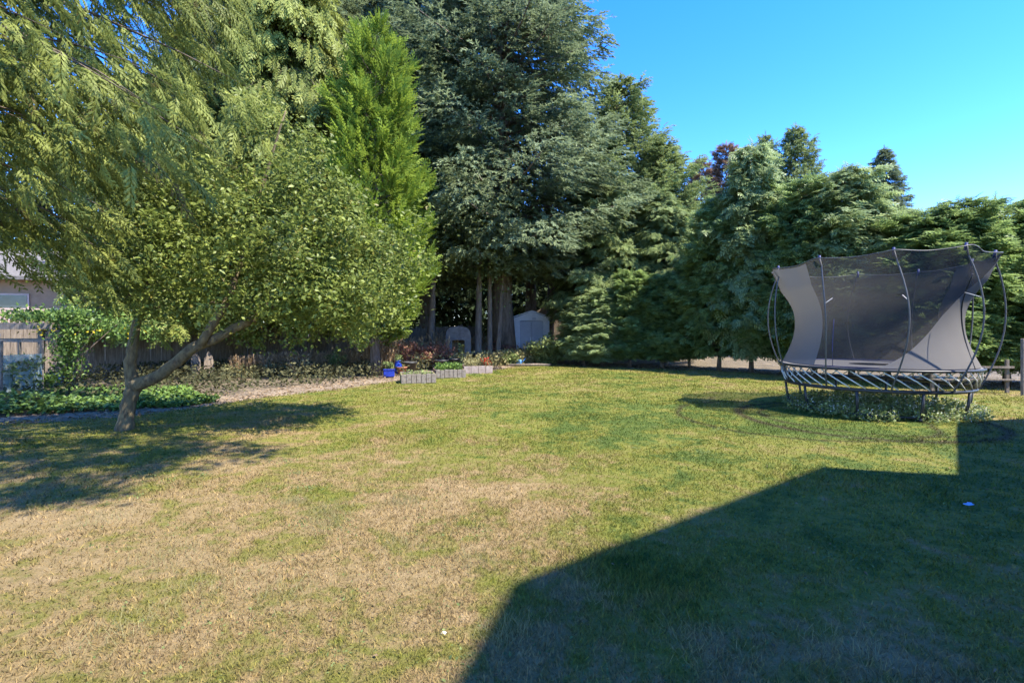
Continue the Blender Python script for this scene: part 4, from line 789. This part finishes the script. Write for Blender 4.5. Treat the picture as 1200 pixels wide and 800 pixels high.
# ------------------------------------------------------------------ trampoline
def trampoline():
    cx, cy = 7.03, 9.97; t = thing('trampoline', 'round springless trampoline with tall flared black safety net', 'trampoline', (cx, cy, 0)); PH = [R(-80 + 36 * k) for k in range(10)]
    ZB, ZL, RB, RL = .86, .49, 1.60, 1.50
    ring = lambda r_, z, n=72: [(r_ * math.cos(6.28318 * k / n), r_ * math.sin(6.28318 * k / n), z) for k in range(n + 1)]
    lathe('mat', [(0, ZB), (.8, ZB + .001), (RB - .09, ZB), (RB - .02, ZB + .005), (RB, ZB - .012), (RB - .02, ZB - .03), (.8, ZB - .02), (0, ZB - .02)], M['mat'], t, 72)
    tb = TB(); tb.add(ring(RB + .008, ZB - .015), .024, 8); link('mat_edge', tb.mesh('mat_edge'), M['black_steel'], t)
    tb = TB(); tb.add(ring(RB - .16, ZB + .012), .011, 6); link('net_hem', tb.mesh('net_hem'), M['rimblue'], t)
    tb = TB(); tb.add(ring(RL, ZL), .032, 8); link('frame_ring', tb.mesh('frame_ring'), M['black_steel'], t)
    for k in range(42):                     # slanted white rods
        a = 6.28318 * k / 42; b = a + .29; tb = TB(); tb.add([(RB * .985 * math.cos(a), RB * .985 * math.sin(a), ZB - .045), (1.575 * math.cos((a + b) / 2), 1.575 * math.sin((a + b) / 2), (ZB + ZL) / 2 + .0), ((RL + .02) * math.cos(b), (RL + .02) * math.sin(b), ZL + .03)], [.0115, .0115, .0115], 6)
        link('rod', tb.mesh('rod'), M['rod'], t)
    for k in range(10):                     # legs: straight tube with foot, paired on a base bar
        a = PH[k] + R(18); x, y = math.cos(a), math.sin(a); tb = TB()
        tb.add([(RL * x, RL * y, ZL - .02), (RL * x * .985, RL * y * .985, .25), (1.42 * x, 1.42 * y, .02)], [.024, .024, .024], 8); lg = link('leg', tb.mesh('leg'), M['black_steel'], t)
        tb = TB(); tb.add([(1.42 * x, 1.42 * y, .0), (1.42 * x, 1.42 * y, .05)], [.033, .030], 8); link('foot', tb.mesh('foot'), M['black_pot'], lg)
    tb = TB(); tb.add(ring(1.38, .05), .016, 6); link('base_ring', tb.mesh('base_ring'), M['black_steel'], t)
    tops = []
    for k in range(10):
        a = PH[k]; x, y = math.cos(a), math.sin(a); zt = 2.80 + .11 * max(0, math.cos(a + R(75))) - .03 * (k % 2); pts = []
        for q in range(15):
            u = q / 14; z = ZL + (zt - ZL) * u; r_ = 1.52 + (.24 * math.sin(math.pi * min(1, u * 1.06)) ** .9 if u < .94 else .24 * math.sin(math.pi * .94 * 1.06) ** .9) + .215 * u
            ph = a + .10 * math.sin(math.pi * u); pts.append((r_ * math.cos(ph), r_ * math.sin(ph), z))
        tb = TB(); tb.add(pts, .0135, 7); pl = link('pole', tb.mesh('pole'), M['pole'], t); tops.append(Vector(pts[-1]))
        e = Vector(pts[-1]); tb = TB(); tb.add([e + Vector((0, 0, .03)), e + Vector((-.03 * x, -.03 * y, -.10))], [.022, .018], 8); link('pole_cap', tb.mesh('pole_cap'), M['rimblue'], pl)
        if k not in (9, 0, 8): continue
        e2 = Vector(pts[9]); tb = TB(); tb.add([e2, Vector((e2.x * .86, e2.y * .86, e2.z + .10))], .006, 5); link('tie', tb.mesh('tie'), M['rod'], pl)
    # net: hourglass profile, top scalloped between the pole tips
    nA = 200; nZ = 34
    def rad(u, a):
        s = .5 - .5 * math.cos((a - PH[0]) * 10)      # 0 on poles, 1 between
        prof = 1.55 - .22 * math.sin(math.pi * min(1, u / .78)) ** 1.0 * 1 + .27 * max(0, (u - .50) / .5) ** 1.9
        return prof - .13 * s * max(0, (u - .3) / .7) ** 1.5
    def topz(a):
        i = ((a - PH[0]) / R(36)) % 10; j = int(i); q = i - j; z = tops[j].z * (1 - q) + tops[(j + 1) % 10].z * q; return z - .015 - .14 * math.sin(math.pi * q) ** .8 * .35
    def shell(a0, a1, n, u0=0, u1=1, off=0.0, ulim=None):
        V = []; T = []
        for i in range(n + 1):
            a = a0 + (a1 - a0) * i / n; zt = topz(a); ue = u1 if ulim is None else ulim(i / n)
            for j in range(nZ + 1):
                u = u0 + (ue - u0) * j / nZ; r_ = rad(u, a) + off; V.append((r_ * math.cos(a), r_ * math.sin(a), ZB + .02 + (zt - ZB - .02) * u))
        for i in range(n):
            for j in range(nZ): k = i * (nZ + 1) + j; T.append((k, k + nZ + 1, k + nZ + 2, k + 1))
        return npmesh('net', V, T, smooth=True)
    link('net', shell(0, 6.28318, nA), M['net'], t)
    # doubled entrance flaps: right panel slants, left panel narrows
    a0, a1 = R(-122), R(4)
    link('net_flap', shell(a0, a1, 60, 0, 1, .012, lambda q: min(1.0, .01 + (q / .60) ** 1.25 * .90)), M['net_dense'], t)
    link('net_flap', shell(R(-205), R(-160), 30, 0, .985, .012), M['net_dense'], t)
    tb = TB()
    tb.add([((rad(1, a) + .004) * math.cos(a), (rad(1, a) + .004) * math.sin(a), topz(a)) for a in np.linspace(0, 6.28318, nA + 1)], .009, 6); link('top_cord', tb.mesh('top_cord'), M['pole'], t)
    tb = TB(); a = R(-150); tb.add([(1.42 * math.cos(a) * q2, 1.42 * math.sin(a) * q2, z) for z, q2 in ((.82, 1.0), (1.2, 1.01), (1.55, .985), (1.72, .97))], .006, 5); link('loose_cord', tb.mesh('loose_cord'), M['rimblue'], t)
    tb = TB(); tb.add([((rad(u, R(-62)) + .02) * math.cos(R(-62) + .12 * math.sin(u * 5)), (rad(u, R(-62)) + .02) * math.sin(R(-62) + .12 * math.sin(u * 5)), ZB + u * 2.0) for u in np.linspace(0, .8, 12)], .011, 6); link('seam', tb.mesh('seam'), M['black_steel'], t)
trampoline()
# weeds and small pale flowers under and around the trampoline
f = Fol(); n = 9500; r_ = 1.62 * np.sqrt(rng.random(n)); a = rng.uniform(0, 6.28, n); X = 7.03 + r_ * np.cos(a); Y = 9.85 + r_ * np.sin(a); k = (pnoise(X, Y, 3.2, 61) > -.45); X, Y = X[k], Y[k]; n = len(X)
h = .25 * (1 - ((X - 7.03) ** 2 + (Y - 9.85) ** 2) / 4.0) + .06; P = np.stack([X, Y, rng.random(n) ** 1.1 * h], 1); dd = rdir(n, .8); dd[:, 2] += .5
f.scatter(P_LEAF, P, dd, rdir(n) + [0, 0, .5], rng.uniform(.03, .075, n), np.clip(rng.normal(.6, .2, n), 0, 1)); tag(link('weeds', f.mesh('weeds'), M['l_weed']), 'knee high green weeds growing under the trampoline', 'weeds', kind='stuff')
f = Fol(); m = 3000; i = rng.integers(0, n, m); P = P[i]; P[:, 2] += rng.uniform(.02, .08, m); f.scatter(P_LEAF, P, rdir(m), rdir(m) + [0, -.2, .8], rng.uniform(.014, .032, m), rng.random(m)); tag(link('wild_flowers', f.mesh('wild_flowers'), M['l_flower']), 'tiny pale flowers on the weeds under the trampoline', 'flowers', kind='stuff')

# low fence and white post at the far right
p = ap(1192, 400, 11.9); t = thing('white_post', 'narrow white slotted post standing at the right edge before the hedge', 'post', (p.x + .12, p.y, 0), R(40))
boxes('post', [(0, 0, .66, .06, .06, 1.32)], M['grey_wood'], t, .008); boxes('slots', [(0, -.037, 0.66 + .08 * q, .035, .008, .04) for q in range(-4, 8)], M['blue_glaze'], t)
t = thing('rail_fence', 'low dark rail fence in the shade right of the trampoline', 'fence', (p.x - 1.55, p.y + .5, 0), R(-2))
boxes('rail', [(.9, 0, .62, 2.0, .04, .05)], M['fence'], t); boxes('rail', [(.9, 0, .32, 2.0, .06, .035)], M['fence'], t)
for x in (.02, 1.78): boxes('post', [(x, 0.045, .4, .07, .05, .8)], M['fence'], t)

# ------------------------------------------------------------------ unseen house added right of the frame: roof edge shaped to shade the near lawn
u = Vector((math.sin(AZ), math.cos(AZ))); ct = 1 / math.tan(EL)
def caster(px, py, h): v = gp(px, py); v = Vector((v.x, v.y)) + u * (h * ct); return (v.x, v.y)
HT = 9.0
c1, c2, c3, c4 = caster(520, 815, HT), caster(598, 685, HT), caster(962, 546, HT), caster(1121, 556, HT)
c0 = (c1[0] - .3, c1[1] - 3.5)
t = thing('house', 'tall pale unseen house added just right of the frame, shaped to shade the near lawn', 'house', (0, 0, 0))
prism('roof', [c0, c1, c2, c3, c4, (18, 1.8), (18, -6), (c0[0], -6)], HT - .28, HT, M['roof'], t)  # roof of the added unseen house, outline set by the lawn shadow
prism('wall', [(c2[0] + .3, -5), (c2[0] + .3, c2[1] - .3), (c3[0] + .1, c3[1] - .55), (c4[0] - .2, c4[1] - .4), (17, 1.4), (17, -5)], -.05, HT - .282, M['shade_stucco'], t)  # wall of the added unseen house
H2 = 4.0; w1, w2 = caster(1121, 557, H2), caster(1121, 494, H2); w3 = (w2[0] + 2.6, w2[1] + .55)
wg = prism('shade_wing', [w1, w2, w3, (w3[0] + .5, 2.2), (c3[0] + .3, c3[1] - .58), (c2[0] + .5, c2[1] - .3)], -.05, H2, M['shade_stucco'], t)
wf = boxes('window', [(c2[0] + .26, -1.8, 1.6, .1, 1.6, 1.3)], M['white'], t); boxes('pane', [(c2[0] + .2, -1.8, 1.6, .02, 1.45, 1.15)], M['glass'], wf)
